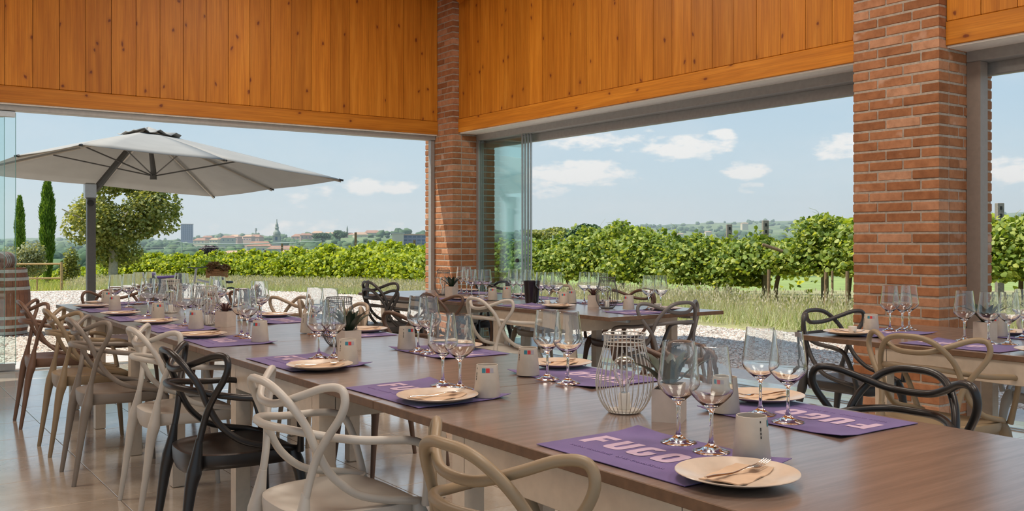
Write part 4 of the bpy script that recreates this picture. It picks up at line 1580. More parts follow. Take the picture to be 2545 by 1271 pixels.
def leafy(name, C, size, mat, parent, outward=None, up=.35, fold=.25):
    V, Fq = leaves(C, size, up=up, outward=outward, fold=fold)
    o = npmesh(name, V, Fq, mat, parent)
    tag(o, kind='stuff')
    return o


def blob_pts(n, c, r, shell=.45, lumps=9, seed=1):
    """points filling a lumpy crown; returns points and outward directions"""
    rr = np.random.default_rng(seed)
    L = rr.normal(size=(lumps, 3))
    L = unit(L) * rr.uniform(.35, .74, (lumps, 1))
    ls = rr.uniform(.32, .52, lumps) * (.66 if lumps > 24 else 1)
    k = rr.integers(0, lumps, n)
    D = unit(rr.normal(size=(n, 3)))
    q = rr.uniform(shell, 1.0, (n, 1)) ** .6
    P = L[k] + D * q * ls[k][:, None]
    return P * np.array(r) + np.array(c), D


# ---- trees on the left
def broad_tree(name, u, d, base_z, crown_c, crown_r, n, leaf, mat, label, cat='tree', trunk='bark_pale', tr=.07, seed=1, lumps=12):
    b0 = ray(u, d, base_z)
    t = empty(name, b0)
    tag(t, label, cat)
    P, D = blob_pts(n, crown_c, crown_r, lumps=lumps, seed=seed)
    leafy('foliage', P, leaf, mat, t, outward=D * .6)
    mb = MB()
    h = crown_c[2]
    mb.tube([(0, 0, -.1), (.02, 0, h * .35), (-.02, .02, h * .7), (.0, 0, h)], [tr * 1.25, tr, tr * .8, tr * .4], 9, 5)
    r = random.Random(seed)
    for i in range(7):
        a = r.uniform(0, 2 * PI)
        mb.tube([(0, 0, h * .5), (math.cos(a) * crown_r[0] * .35, math.sin(a) * crown_r[1] * .35, h * .8), (math.cos(a) * crown_r[0] * .75, math.sin(a) * crown_r[1] * .75, h + crown_r[2] * r.uniform(-.2, .5))], [tr * .55, tr * .3, tr * .12], 6, 4)
    mb.build('trunk', trunk, t, 60)
    return t


broad_tree('broadleaf_tree', 280, 30, -.06, (.18, 0, 2.3), (2.1, 1.8, 2.0), 15000, .095, 'tree_leaf', 'round-crowned broadleaf tree with pale trunk behind the parasol pole', tr=.13, seed=4, lumps=30)
broad_tree('olive_bush', 62, 31, -.1, (0, 0, .62), (.95, .7, .72), 3800, .07, 'olive_leaf', 'pale grey-green olive bush beside the rail fence', 'shrub', 'bark', .04, 8)
broad_tree('olive_bush', 175, 33, -.1, (0, 0, .45), (.55, .6, .62), 1800, .07, 'tree_leaf', 'small green shrub just right of the nearer cypress', 'shrub', 'bark', .03, 9)


def cypress(u, d, z0, h, r, n, label, seed):
    b0 = ray(u, d, z0)
    t = empty('cypress', b0)
    tag(t, label, 'tree')
    rr = np.random.default_rng(seed)
    f = rr.uniform(0, 1, n) ** .8
    prof = r * np.clip(np.sin(np.clip(f * 1.25 + .22, 0, PI / 2 + .0)), 0, 1) * (1 - f ** 3.2) ** .8 + .02
    a = rr.uniform(0, 2 * PI, n)
    q = rr.uniform(.55, 1.05, n) * (1 + .16 * np.sin(f * 26 + a * 3))
    P = np.stack([np.cos(a) * prof * q, np.sin(a) * prof * q, f * h], 1)
    D = np.stack([np.cos(a) * .7, np.sin(a) * .7, np.full(n, 1.6)], 1)
    C = P
    A = unit(D + rr.normal(size=(n, 3)) * .3)
    B = unit(np.cross(A, rr.normal(size=(n, 3))))
    s = rr.uniform(.07, .15, n)[:, None]
    V = np.stack([C - A * s * .4, C + B * s * .20, C + A * s, C - B * s * .20], 1)
    Fq = np.arange(n * 4).reshape(-1, 4)
    o = npmesh('foliage', V.reshape(-1, 3), Fq, 'cypress_leaf', t)
    tag(o, kind='stuff')
    MB().tube([(0, 0, -.1), (0, 0, h * .5), (0, 0, h * .9)], [.06, .045, .01], 8).build('trunk', 'bark', t)


cypress(118, 33, -.12, 3.45, .285, 9000, 'tall slim cypress left of the parasol pole', 2)
cypress(49, 44, -.9, 4.2, .26, 7000, 'second, more distant slim cypress at the far left', 3)

# ---- vineyard
front = [(17.6, -14), (16.6, -7), (15.9, -1), (15.3, 5), (14.75, 11.6), (14.2, 15), (13.9, 18), (13.9, 22), (13.6, 26.5), (11.6, 30.5), (9.9, 33), (8.3, 35)]
top_u = np.array([300, 350, 400, 450, 500, 560, 600, 640, 700, 740, 780, 820, 860, 900, 940, 970, 1000, 1050, 1150, 1240, 1320, 1360, 1420, 1460, 1500, 1540, 1600, 1640, 1700, 1760, 1810, 1900, 1980, 2030, 2070, 2118, 2200, 2400, 2470, 2545, 3200])
top_v = np.array([660, 652, 648, 645, 642, 640, 630, 624, 636, 640, 618, 604, 616, 628, 618, 592, 618, 612, 610, 606, 612, 612, 598, 588, 572, 556, 566, 582, 594, 596, 600, 602, 590, 564, 546, 542, 548, 545, 528, 548, 560])


def uv_of(p):
    lat = p[0] * CS - p[1] * SN
    d = p[0] * SN + p[1] * CS
    return 1272.5 + lat / d * F_PX, d


def along(poly, step):
    out_, carry = [], 0.0
    for (x0, y0), (x1, y1) in zip(poly, poly[1:]):
        L_ = math.hypot(x1 - x0, y1 - y0)
        s = carry
        while s < L_:
            out_.append((x0 + (x1 - x0) * s / L_, y0 + (y1 - y0) * s / L_, (x1 - x0) / L_, (y1 - y0) / L_))
            s += step
        carry = s - L_
    return out_


ordn = ['first', 'second', 'third', 'fourth', 'fifth', 'sixth', 'seventh', 'eighth', 'ninth', 'tenth', 'eleventh', 'twelfth', 'thirteenth', 'fourteenth', 'fifteenth', 'sixteenth', 'seventeenth', 'eighteenth', 'nineteenth', 'twentieth',
        'twenty-first', 'twenty-second', 'twenty-third', 'twenty-fourth', 'twenty-fifth', 'twenty-sixth', 'twenty-seventh', 'twenty-eighth', 'twenty-ninth', 'thirtieth', 'thirty-first', 'thirty-second', 'thirty-third', 'thirty-fourth', 'thirty-fifth', 'thirty-sixth', 'thirty-seventh', 'thirty-eighth']
vines = along(front, 1.45)
cnt = 0
for i, (x, y, dx, dy) in enumerate(vines):
    u, d = uv_of((x, y))
    if u < 320 or d < 5 or u > 4600:
        continue
    near = d < 24
    gz = GZ - .02 if d < 24 else GZ - .02 - (d - 24) * .012
    zt = max(.75, zat(float(np.interp(u, top_u, top_v)), d))
    zb = (.62 if u > 1850 else .36) if near else gz + .15
    t = empty('grapevine', (x, y, gz))
    lab = (f'leafy green grapevine, {ordn[min(cnt, 37)]} from the right in the front vineyard row')
    tag(t, lab, 'grapevine', 'front row of grapevines')
    cnt += 1
    h = zt - zb
    n = int(5200 if d < 20 else 3600)
    # a hanging hedge of shoots: denser outside
    ax = rng.uniform(-1.0, 1.0, n)
    cr = rng.normal(0, .36, n)
    f = rng.uniform(0, 1, n)
    hz = zb + f * h * (1 - .22 * np.abs(cr)) * (1 + .10 * np.sin(ax * 5 + i) + .06 * np.sin(ax * 11 + i * 2)) - gz
    cr = cr * (1.15 - .5 * np.abs(f - .45)) * (.9 if near else 1.2)
    P = np.stack([dx * ax - dy * cr, dy * ax + dx * cr, hz], 1)
    # long arching shoots above the hedge
    SP, SO = [], []
    for j in range(7):
        a0 = rng.uniform(-.8, .8)
        ln = rng.uniform(.12, .5) * (1 if near else .8)
        k2 = 26
        q_ = np.linspace(0, 1, k2)
        lx = a0 + rng.uniform(-.35, .35) * q_ ** 2
        ly = rng.normal(0, .12) + rng.uniform(-.25, .25) * q_ ** 2
        lz = zt - gz - .12 + ln * (q_ - .45 * q_ ** 2.5)
        SP.append(np.stack([dx * lx - dy * ly, dy * lx + dx * ly, lz], 1) + rng.normal(0, .035, (k2, 3)))
    P = np.concatenate([P] + SP)
    cr = np.concatenate([cr, np.zeros(len(P) - n)])
    n = len(P)
    out3 = np.stack([-dy * np.sign(cr) * .5 - dx * 0, dx * np.sign(cr) * .5, np.full(n, .1)], 1)
    leafy('foliage', P, .085 if near else .105, 'vine_leaf' if u > 1150 else 'vine_leaf_far', t, outward=out3)
    # trunk and arms
    r = random.Random(i)
    q = r.uniform(-.15, .15)
    mb = MB()
    mb.tube([(q * .3, 0, -.05), (q, .03, .3), (q * .4, -.02, zb - gz + .1), (q * 1.4, .02, zb - gz + h * .45)], [.055, .042, .036, .02] if near else [.045, .035, .03, .02], 8, 4)
    for sgn in (-1, 1):
        mb.tube([(q * .4, 0, zb - gz + .08), (dx * sgn * .35, dy * sgn * .35, zb - gz + .17), (dx * sgn * .75, dy * sgn * .75, zb - gz + .2 + r.uniform(0, .1))], [.026, .018, .01], 6, 4)
    mb.build('trunk', 'bark', t, 60)
    sh = MB()
    for j in range(5):
        a = r.uniform(-.7, .7)
        sh.tube([(dx * a, dy * a, zt - gz - .15), (dx * a + r.uniform(-.1, .1), dy * a, zt - gz + r.uniform(.0, .12)), (dx * a + r.uniform(-.25, .25), dy * a + r.uniform(-.1, .1), zt - gz + r.uniform(.05, .22))], [.006, .004, .002], 4, 3)
    tag(sh.build('shoots', 'wild_grass', t), kind='stuff')

# deeper rows: only their tops show
for k_, (off, nn_) in enumerate(((2.6, 15000), (5.4, 14000), (9.0, 12000))):
    pl = along(front, .01)
    sel = rng.integers(0, len(pl), nn_)
    A_ = np.array(pl)[sel]
    x = A_[:, 0] + A_[:, 3] * off + rng.normal(0, .45, nn_)
    y = A_[:, 1] - A_[:, 2] * off + rng.normal(0, .45, nn_)
    lat = x * CS - y * SN
    d = x * SN + y * CS
    u = 1272.5 + lat / np.maximum(d, 1) * F_PX
    ok = (d > 4) & (u > 250) & (u < 2700)
    x, y, d, u = x[ok], y[ok], d[ok], u[ok]
    zt = EYE + (600 - np.interp(u, top_u, top_v) - 4) * d / F_PX
    zt = np.clip(zt, .2, 2.1)
    z = zt - np.abs(rng.normal(0, .42, len(x)))
    V, Fq = leaves(np.stack([x, y, z], 1), .15)
    o = npmesh('vineyard_row', V, Fq, 'vine_leaf_far')
    tag(o, ('second', 'third', 'fourth')[k_] + ' row of vines seen only above the front vineyard row', 'vineyard row', kind='stuff')

# posts standing in the vines: (column, distance, top row, material)
posts = [(1812, 19.5, 558, 'post_concrete', 'grey concrete vineyard post with notches, left of the tall one'), (1902, 17.6, 548, 'post_concrete', 'tall notched concrete vineyard post in the middle of the right view'),
         (2050, 16.8, 538, 'post_concrete', 'concrete vineyard post half hidden in leaves near the wide pillar'), (1546, 21.5, 550, 'post_concrete', 'weathered vineyard post under the highest vine shoots'),
         (2484, 15.6, 505, 'post_concrete', 'concrete vineyard post seen right of the wide pillar'), (1395, 26, 590, 'post_concrete', 'short concrete post far down the vineyard'),
         (884, 31, 578, 'post_wood', 'thin leaning wooden post in the left vines'), (1030, 30, 597, 'post_wood', 'wooden post in the vines beside the corner pillar'),
         (660, 33, 622, 'post_wood', 'dark wooden post in front of the church'), (553, 34, 628, 'post_wood', 'dark wooden post left of the church'),
         (701, 40, 606, 'post_wood', 'slim dark post under the bell tower'), (934, 36, 600, 'post_wood', 'small dark post right of the thin leaning one')]
for u, d, vt, mt, lb in posts:
    if mt == 'post_concrete':
        d += 1.0
    p = ray(u, d, GZ - (0 if d < 24 else (d - 24) * .02))
    H = zat(vt, d) - p.z
    t = empty('vineyard_post', p, -YAW)
    tag(t, lb, 'post', 'vineyard posts')
    w = .055 if mt == 'post_concrete' else .035
    mb = MB().box((-w, -w, -.1), (w, w, H), bev=.006)
    mb.build('shaft', mt, t)
    if mt == 'post_concrete':
        for j in range(4):
            MB().box((-w * .35, -w - .004, H - .12 - j * .13), (w * .35, -w + .002, H - .06 - j * .13)).build('notch', 'dark_rubber', t)
for u, d, v0, v1, lb in ((1975, 17.6, 0, 0, 'x'),):
    pass
w_ = MB()
w_.tube([ray(1895, 17.2, zat(608, 17.2)), ray(1945, 17.2, zat(625, 17.2))], .03, 8)
tag(w_.build('loose_stake', 'post_wood'), 'bleached wooden stake lying across the vine leaves', 'stake')
# lower stakes under the right vines
for i, u in enumerate((1910, 2052, 2068, 2105)):
    d = 17.0 - i * .3
    p = ray(u, d, GZ)
    o = MB().tube([(0, 0, -.05), (.01, 0, .75)], [.032, .03] if i != 2 else [.022, .02], 8).build('vine_stake', 'post_wood', None, 60, p)
    tag(o, 'short wooden stake under the vines, ' + ('first', 'second', 'third', 'last')[i] + ' of four counting from the left', 'stake', 'short stakes under the vines')
# trellis wires
for hgt, lb in ((1.02, 'upper'), (.62, 'lower')):
    pts = [Vector((x, y, hgt)) for x, y in front]
    o = MB().tube(pts, .004, 4).build('trellis_wire', 'wire_grey')
    tag(o, lb + ' trellis wire running along the front vine row', 'wire')

# ---- lavender and wild grass
def scatter_band(n, lo, hi):
    """points between the gravel edge and the vine row; lo/hi fraction of the way"""
    e = np.array([(10.5, -7), (10.5, -1), (10.5, 5), (10.9, 11.0), (10.6, 14.0), (10.3, 17), (9.9, 20), (9.2, 22.3), (8.2, 24.3), (6.5, 25.8), (4.5, 26.5)])
    f = np.array([(16.6, -7), (15.9, -1), (15.3, 5), (14.75, 11.6), (14.2, 15), (13.9, 18), (13.9, 22), (13.6, 26.5), (11.6, 30.5), (9.9, 33), (7.0, 35.5)])
    t = rng.uniform(0, len(e) - 1.001, n)
    k = t.astype(int)
    w = (t - k)[:, None]
    E = e[k] * (1 - w) + e[k + 1] * w
    F2 = f[k] * (1 - w) + f[k + 1] * w
    q = rng.uniform(lo, hi, n)[:, None]
    P = E * (1 - q) + F2 * q
    return P


def low(P):
    return np.interp(P[:, 1], [8, 13, 19, 26], [1.0, .9, .62, .5])


n = 30000
P = scatter_band(n, 0.0, .62)
C = np.concatenate([P, np.full((n, 1), GZ)], 1)
V, Fq = blades(C, rng.uniform(.14, .36, n) * low(P), .42, .008)
tag(npmesh('lavender_foliage', V, Fq, 'lavender_green'), 'grey-green lavender bushes along the gravel edge', 'lavender', kind='stuff')
n = 26000
P = scatter_band(n, 0.02, .6)
C = np.concatenate([P, np.full((n, 1), GZ)], 1)
V, Fq = blades(C, rng.uniform(.30, .54, n) * low(P), .28, .0035, head=(.045, .010))
tag(npmesh('lavender_flowers', V, Fq, 'lavender_stalk'), 'faded lavender stalks standing above their bushes', 'lavender', kind='stuff')
n = 34000
P = scatter_band(n, .45, 1.35)
C = np.concatenate([P, np.full((n, 1), GZ - .01)], 1)
V, Fq = blades(C, rng.uniform(.08, .36, n) * low(P), .35, .008)
tag(npmesh('wild_grass', V, Fq, 'wild_grass'), 'long wild grass under and before the vines', 'grass', kind='stuff')
# meadow grass left of the vines
n = 16000
u_ = rng.uniform(60, 420, n)
d_ = rng.uniform(27, 42, n)
lat = (u_ - 1272.5) / F_PX * d_
C = np.stack([d_ * SN + lat * CS, d_ * CS - lat * SN, terrain(u_, d_)], 1)
V, Fq = blades(C, rng.uniform(.15, .5, n), .3, .014)
tag(npmesh('meadow_grass', V, Fq, 'wild_grass'), 'bright meadow grass behind the rail fence at the left', 'grass', kind='stuff')
# overgrown low vines behind the meadow
P, D = blob_pts(5200, (0, 0, .1), (2.4, 2.0, .75), lumps=16, seed=31)
t = empty('meadow_hedge', ray(196, 38, -.5), -YAW)
tag(t, 'bright low hedge of vines beyond the meadow, between the cypress and the tree', 'hedge')
leafy('foliage', P, .13, 'vine_leaf_far', t, outward=D * .5)

# ---- parasol
PC_ = W(-5.1, 13.5, 0)
t = empty('cantilever_parasol', W(-5.79, 13.0, GZ))
tag(t, 'large square off-white cantilever parasol on a dark pole on the gravel', 'parasol')
o0 = t.location
corners = {'N': W(-4.97, 10.9, 2.35), 'R': W(-2.45, 13.55, 2.12), 'F': W(-5.08, 16.1, 2.00), 'L': W(-7.75, 13.4, 2.22)}
apex = W(-5.17, 13.45, 2.80)
cs_ = [corners[k] for k in 'NRFL']
rim = []
for i in range(4):
    a, b2 = cs_[i], cs_[(i + 1) % 4]
    rim += [a, (a + b2) / 2 + Vector((0, 0, (.055, .0, .0, .055)[i]))]
mb = MB()
vs, fs = [], []
K = 8
for i in range(8):
    a, b2 = rim[i], rim[(i + 1) % 8]
    base0 = len(vs)
    M_ = 6
    for r_ in range(K + 1):
        f = .09 + .91 * r_ / K
        for m_ in range(M_ + 1):
            g = m_ / M_
            p = apex.lerp(a.lerp(b2, g), f)
            sag = -.022 * math.sin(PI * g) * f * (1 - .4 * f) + .05 * math.sin(PI * min(1, f)) * 0
            edge_in = -.0
            vs.append(p + Vector((0, 0, sag + .06 * f * (1 - f))) - o0)
    for r_ in range(K):
        for m_ in range(M_):
            q = base0 + r_ * (M_ + 1) + m_
            fs.append((q, q + 1, q + M_ + 2, q + M_ + 1))
cn = MB().add(vs, fs).build('canopy', 'canopy_cloth', t, 60)
so = cn.modifiers.new('thick', 'SOLIDIFY')
so.thickness = .006
# vent flap bunched at the top
vf = MB()
vs, fs = [], []
for ring, (f, up) in enumerate(((0.0, .05), (.06, .045), (.12, .035), (.17, .055))):
    for i in range(32):
        a = i / 32 * 8
        k0 = int(a) % 8
        p = apex.lerp(rim[k0].lerp(rim[(k0 + 1) % 8], a - int(a)), f)
        vs.append(p + Vector((0, 0, up + .02 * math.sin(i * 1.9) * ring / 3 + .015 * math.sin(i * 4.3 + ring))) - o0)
for r_ in range(3):
    for i in range(32):
        fs.append((r_ * 32 + i, r_ * 32 + (i + 1) % 32, (r_ + 1) * 32 + (i + 1) % 32, (r_ + 1) * 32 + i))
vo = vf.add(vs, fs).build('vent_flap', 'canopy_cloth', t, 60)
so = vo.modifiers.new('thick', 'SOLIDIFY')
so.thickness = .006
hub = W(-5.12, 13.5, 2.17)
for i in range(8):
    e = rim[i]
    MB().tube([apex - o0 - Vector((0, 0, .05)), apex.lerp(e, .5) - o0 + Vector((0, 0, -.02)), e - o0 - Vector((0, 0, .025))], .013, 6, 3).build('rib', 'parasol_rib', t)
    MB().tube([hub - o0, apex.lerp(e, .52) - o0 + Vector((0, 0, -.035))], .010, 6).build('strut', 'parasol_metal', t)
    MB().tube([e - o0 - (e - apex).normalized() * .03, e - o0 + (e - apex).normalized() * .035], .014, 6).build('rib_tip', 'dark_rubber', t)
MB().tube([hub - o0 - Vector((0, 0, .05)), hub - o0 + Vector((0, 0, .08)), apex - o0], [.05, .04, .025], 10).build('hub', 'parasol_metal', t)
MB().box((-.055, -.045, .02), (.055, .045, 2.05), bev=.012).build('pole', 'parasol_metal', t)
arm_end = apex - o0 + Vector((0, 0, .02))
MB().tube([(0.02, 0, 1.93), (.1, .03, 2.02), Vector((0, 0, 2.0)).lerp(arm_end, .6), arm_end], [.045, .05, .045, .035], 8).build('arm', 'parasol_metal', t)
MB().box((-.085, -.06, 1.84), (.06, .06, 2.06), bev=.02).build('joint_housing', 'steel', t)
MB().lathe([(.02, 0), (.045, .005), (.045, .03), (.02, .035)], 14, (-.02, -.06, 1.78), Matrix.Rotation(PI / 2, 3, 'X')).build('crank', 'dark_rubber', t)
MB().box((-.5, -.5, 0), (.5, .5, .05), bev=.01).build('base_plate', 'parasol_metal', t)

# ---- barrels
def barrel(name, p, H, R, label, rot=None):
    t = empty(name, p)
    tag(t, label, 'barrel')
    if rot:
        t.rotation_euler = rot
    n = 26
    prof = [(i / 10, R * (.80 + .20 * math.sin(PI * (i / 10 * .86 + .07)) ** 1.0)) for i in range(11)]
    vs = []
    for f, r in prof:
        for a in (-PI / n + .006, PI / n - .006):
            vs.append((r * math.cos(a), r * math.sin(a), f * H))
        for a in (-PI / n + .006, PI / n - .006):
            vs.append(((r - .025 * R / .3) * math.cos(a), (r - .025 * R / .3) * math.sin(a), f * H))
    fs = []
    for i in range(10):
        b0 = i * 4
        fs += [(b0, b0 + 1, b0 + 5, b0 + 4), (b0 + 3, b0 + 2, b0 + 6, b0 + 7), (b0 + 1, b0 + 3, b0 + 7, b0 + 5), (b0 + 2, b0, b0 + 4, b0 + 6)]
    fs += [(2, 3, 1, 0), (40, 41, 43, 42)]
    me = MB().add(vs, fs).mesh('stave', 'oak_stave')
    for i in range(n):
        inst(me, 'stave', t, (0, 0, 0), (0, 0, 2 * PI * i / n))
    MB().lathe([(.001, .0), (R * .80, 0), (R * .80, .02), (.001, .02)], 26, (0, 0, H * .965 - .02)).build('head', 'oak_stave', t)
    MB().lathe([(.001, .0), (R * .80, 0), (R * .80, .02), (.001, .02)], 26, (0, 0, H * .03)).build('head', 'oak_stave', t)
    for f in (.045, .14, .27, .70, .84, .955):
        r = float(np.interp(f, [q[0] for q in prof], [q[1] for q in prof]))
        MB().lathe([(r * .99, -.024 * H), (r + .006, -.022 * H), (r + .006, .022 * H), (r * .99, .024 * H)], 30, (0, 0, f * H), None, True).build('hoop', 'hoop', t)
    return t


barrel('wine_barrel', ray(8, 12.7, GZ), .90, .33, 'upright oak wine barrel with pale hoops at the far left')
kb = ray(10, 12.75, GZ + .90 * .965 + .125)
keg = barrel('small_keg', kb, .26, .125, 'small dark keg lying on top of the upright barrel', (PI / 2, 0, -YAW))
for c_ in keg.children:
    c_.location = (0, 0, -.13)
MB().tube([(0, .0, .115), (0, 0, .17)], [.02, .012], 8).build('tap', 'dark_rubber', keg)
for s_ in (-1, 1):
    MB().box((s_ * .07 - .02, -.125, -.09), (s_ * .07 + .02, -.085, .09)).build('cradle', 'fence_wood', keg)

# ---- rail fence
t = empty('rail_fence', ray(95, 25.5, GZ), -YAW)
tag(t, 'low rustic rail fence with two rails in front of the cypress', 'fence')


def fx(u):
    return (u - 95) / F_PX * 25.5


for u in (36, 153):
    MB().tube([(fx(u), 0, -.05), (fx(u), 0, .70)], .035, 8).build('post', 'fence_wood', t, 60)
MB().tube([(fx(141), .25, -.05), (fx(141), .25, .62)], .025, 8).build('post', 'fence_wood', t, 60)
MB().tube([(fx(92), 0, -.05), (fx(92), 0, .30)], .022, 8).build('post', 'fence_wood', t, 60)
for z in (.64, .25):
    MB().tube([(fx(30), 0, z), (fx(153), 0, z + .01)], .027, 8).build('rail', 'fence_wood', t, 60)
    MB().tube([(fx(153), 0, z - .03), (fx(134), .5, z - .16)], .022, 8).build('rail', 'fence_wood', t, 60)

# ---- bicycle with flower basket
t = empty('bicycle', ray(524, 15.0, GZ), math.radians(118))
tag(t, 'old decorative bicycle with a flower box on the gravel', 'bicycle')
bk_ = [(-.42, 0, .27), (.42, 0, .27)]
for c_ in bk_:
    w_ = MB()
    w_.tube([(c_[0] + .26 * math.cos(a), 0, c_[2] + .26 * math.sin(a)) for a in [2 * PI * i / 28 for i in range(28)]], .014, 6, 0, closed=True)
    for i in range(12):
        a = 2 * PI * i / 12
        w_.tube([c_, (c_[0] + .25 * math.cos(a), 0, c_[2] + .25 * math.sin(a))], .0025, 4)
    w_.build('wheel', 'bike_black', t)
fr = MB()
for a, b2 in (((-.42, 0, .27), (-.14, 0, .62)), ((-.14, 0, .62), (-.05, 0, .26)), ((-.05, 0, .26), (.30, 0, .60)), ((-.14, 0, .58), (.28, 0, .64)), ((-.42, 0, .27), (-.05, 0, .26)), ((.42, 0, .27), (.31, 0, .83))):
    fr.tube([a, b2], .017, 8)
fr.build('frame', 'bike_white', t)
MB().tube([(.26, -.24, .845), (.30, -.16, .845), (.31, 0, .83), (.30, .16, .845), (.26, .24, .845)], .009, 6, 4).build('handlebar', 'bike_black', t)
MB().box((-.42, -.06, .60), (-.27, .06, .635), bev=.015).build('saddle', 'bike_black', t)
bx = MB()
cx0 = -.13
bx.box((cx0 - .11, -.12, .685), (cx0 + .11, .12, .70))
for a in range(2):
    for j in range(4):
        z = .70 + j * .032
        s_ = -1 if a else 1
        bx.box((cx0 - .12, s_ * .115 - .006, z), (cx0 + .12, s_ * .115 + .006, z + .026))
        bx.box((cx0 + s_ * .115 - .006, -.12, z), (cx0 + s_ * .115 + .006, .12, z + .026))
bx.build('flower_box', 'wicker', t)
P, D = blob_pts(700, (cx0 - .02, 0, .85), (.20, .18, .11), lumps=8, seed=12)
leafy('flowers', P, .045, 'flower_red', t)

# ---- potted grass, chalkboard, folding stool
t = empty('potted_grass', ray(374, 17.5, GZ))
tag(t, 'clump of straw-coloured grass in a wide pot by the gravel', 'potted plant')
MB().lathe([(.0005, 0), (.15, 0), (.22, .22), (.235, .23), (.235, .26), (.20, .26), (.18, .20), (.0005, .20)], 20).build('pot', 'pot_clay', t, 40)
n = 1500
a = rng.uniform(0, 2 * PI, n)
q = rng.uniform(0, .15, n)
V, Fq = blades(np.stack([np.cos(a) * q, np.sin(a) * q, np.full(n, .2)], 1), rng.uniform(.25, .52, n), .5, .005)
tag(npmesh('grass', V, Fq, 'dry_grass', t), kind='stuff')
t = empty('chalkboard', ray(418, 15.5, GZ), -YAW + .3)
tag(t, 'dark easel chalkboard with white scribble and a purple cloth on top', 'sign')
MB().box((-.22, -.02, .12), (.22, .0, .60), rot=Matrix.Rotation(-.22, 3, 'X'), bev=.004).build('board', 'chalkboard', t)
MB().box((-.22, .22, .02), (.22, .24, .60), rot=Matrix.Rotation(.22, 3, 'X'), bev=.004).build('back_board', 'chalkboard', t)
sc = MB()
r = random.Random(3)
for row in range(3):
    for i in range(8):
        x = -.15 + i * .038
        sc.tube([(x, -.025, .50 - row * .07), (x + .012, -.025, .525 - row * .07 + r.uniform(-.01, .01)), (x + .026, -.025, .50 - row * .07)], .003, 4)
sb = sc.build('chalk_scribble', 'chalk', t)
sb.rotation_euler = (-.22, 0, 0)
MB().tube([(-.23, .10, .66), (-.1, .10, .665), (.1, .11, .675), (.24, .10, .68)], [.03, .022, .022, .02], 8, 3).build('cloth', 'purple_cloth', t)
t = empty('folding_stool', ray(362, 13.2, GZ), .5)
tag(t, 'low reddish wooden folding stool with crossed legs on the gravel', 'stool')
for y in (-.14, -.05, .05, .14):
    for s_ in (-1, 1):
        MB().box((-.012, y - .01 + s_ * .01, -.26), (.012, y + .01 + s_ * .01, .26), rot=Matrix.Rotation(s_ * .72, 3, 'Y'), bev=.002).build('leg', 'wood_red', t, None, (0, 0, .21))
t = empty('slatted_bench', ray(573, 16.0, GZ), math.radians(-55))
tag(t, 'low dark slatted wooden bench right of the bicycle', 'bench')
for i in range(5):
    MB().box((-.45, -.2 + i * .085, .36 - i * .0), (.45, -.135 + i * .085, .385), bev=.003).build('slat', 'wood_red', t)
for x in (-.38, .38):
    MB().box((x - .025, -.2, 0), (x + .025, .2, .36), bev=.003).build('leg', 'wood_red', t)

# ---- the town
def house(u, d, w, dep, z0, h, wall, roof, label, rh=None, name='house', rz=0.2, wins=0, gable=True):
    p = ray(u, d, z0)
    t = empty(name, p, -YAW + rz)
    tag(t, label, 'building')
    MB().box((-w / 2, -dep / 2, -8), (w / 2, dep / 2, h)).build('wall', wall, t)
    rh = rh or w * .18
    if gable:
        e = .6
        MB().add([(-w / 2 - e, -dep / 2 - e, h), (w / 2 + e, -dep / 2 - e, h), (w / 2 + e, dep / 2 + e, h), (-w / 2 - e, dep / 2 + e, h), (-w / 2 * .7, 0, h + rh), (w / 2 * .7, 0, h + rh)],
                 [(0, 1, 5, 4), (2, 3, 4, 5), (1, 2, 5), (3, 0, 4), (3, 2, 1, 0)]).build('roof', roof, t)
    else:
        MB().box((-w / 2 - .5, -dep / 2 - .5, h), (w / 2 + .5, dep / 2 + .5, h + .8)).build('roof', roof, t)
    for r_, (nx_, nz_2, ww, wh) in enumerate([wins] if wins else []):
        for i in range(nx_):
            for j in range(nz_2):
                x = -w / 2 + w * (i + .5) / nx_
                z = h * (j + .5) / nz_2
                MB().box((x - ww / 2, -dep / 2 - .15, z - wh / 2), (x + ww / 2, -dep / 2 + .05, z + wh / 2)).build('window', 'wall_glass', t)
    return t


def zz(v, d):
    return EYE + (600 - v) * d / F_PX


D_ = 1500
house(465, D_, 17.5, 14, zz(597, D_), zz(558, D_) - zz(597, D_), 'tower_blue', 'wall_pink', 'blue-grey office tower block standing alone on the skyline', name='tower_block', gable=False, rz=.25, wins=(6, 8, 1.3, 2.2))
D_ = 820
t = house(646, D_, 20, 12, zz(632, D_), zz(612, D_) - zz(632, D_), 'wall_cream', 'tile_roof', 'cream church nave with an orange tiled roof', rh=4.2, name='church', rz=.1, wins=(5, 1, 1.0, 2.6))
p = ray(688, D_, zz(634, D_))
bt = empty('bell_tower', p, -YAW + .1)
tag(bt, 'tall pale stone bell tower with a pointed dome beside the church', 'bell tower')
s_ = D_ / F_PX
MB().box((-3.6, -3.6, -4), (3.6, 3.6, 26 * s_)).build('base_stage', 'wall_stone', bt)
MB().box((-2.9, -2.9, 26 * s_), (2.9, 2.9, 47 * s_), bev=.2).build('shaft', 'wall_stone', bt)
MB().box((-3.4, -3.4, 47 * s_), (3.4, 3.4, 48.5 * s_)).build('cornice', 'wall_stone', bt)
for a in range(4):
    MB().box((-1.0, -3.05, 36 * s_), (1.0, -2.7, 45 * s_), rot=Matrix.Rotation(a * PI / 2, 3, 'Z')).build('belfry_opening', 'wall_glass', bt)
MB().lathe([(r_ * 1.3, z_) for r_, z_ in [(2.2, 0), (2.5, 4 * s_), (2.3, 8 * s_), (1.7, 11 * s_), (1.2, 13 * s_), (1.2, 18 * s_), (1.5, 19 * s_), (1.1, 21 * s_), (1.0, 27 * s_), (.5, 31 * s_), (.3, 34 * s_), (.25, 40 * s_)]], 10, (0, 0, 48.5 * s_)).build('dome', 'copper_green', bt)
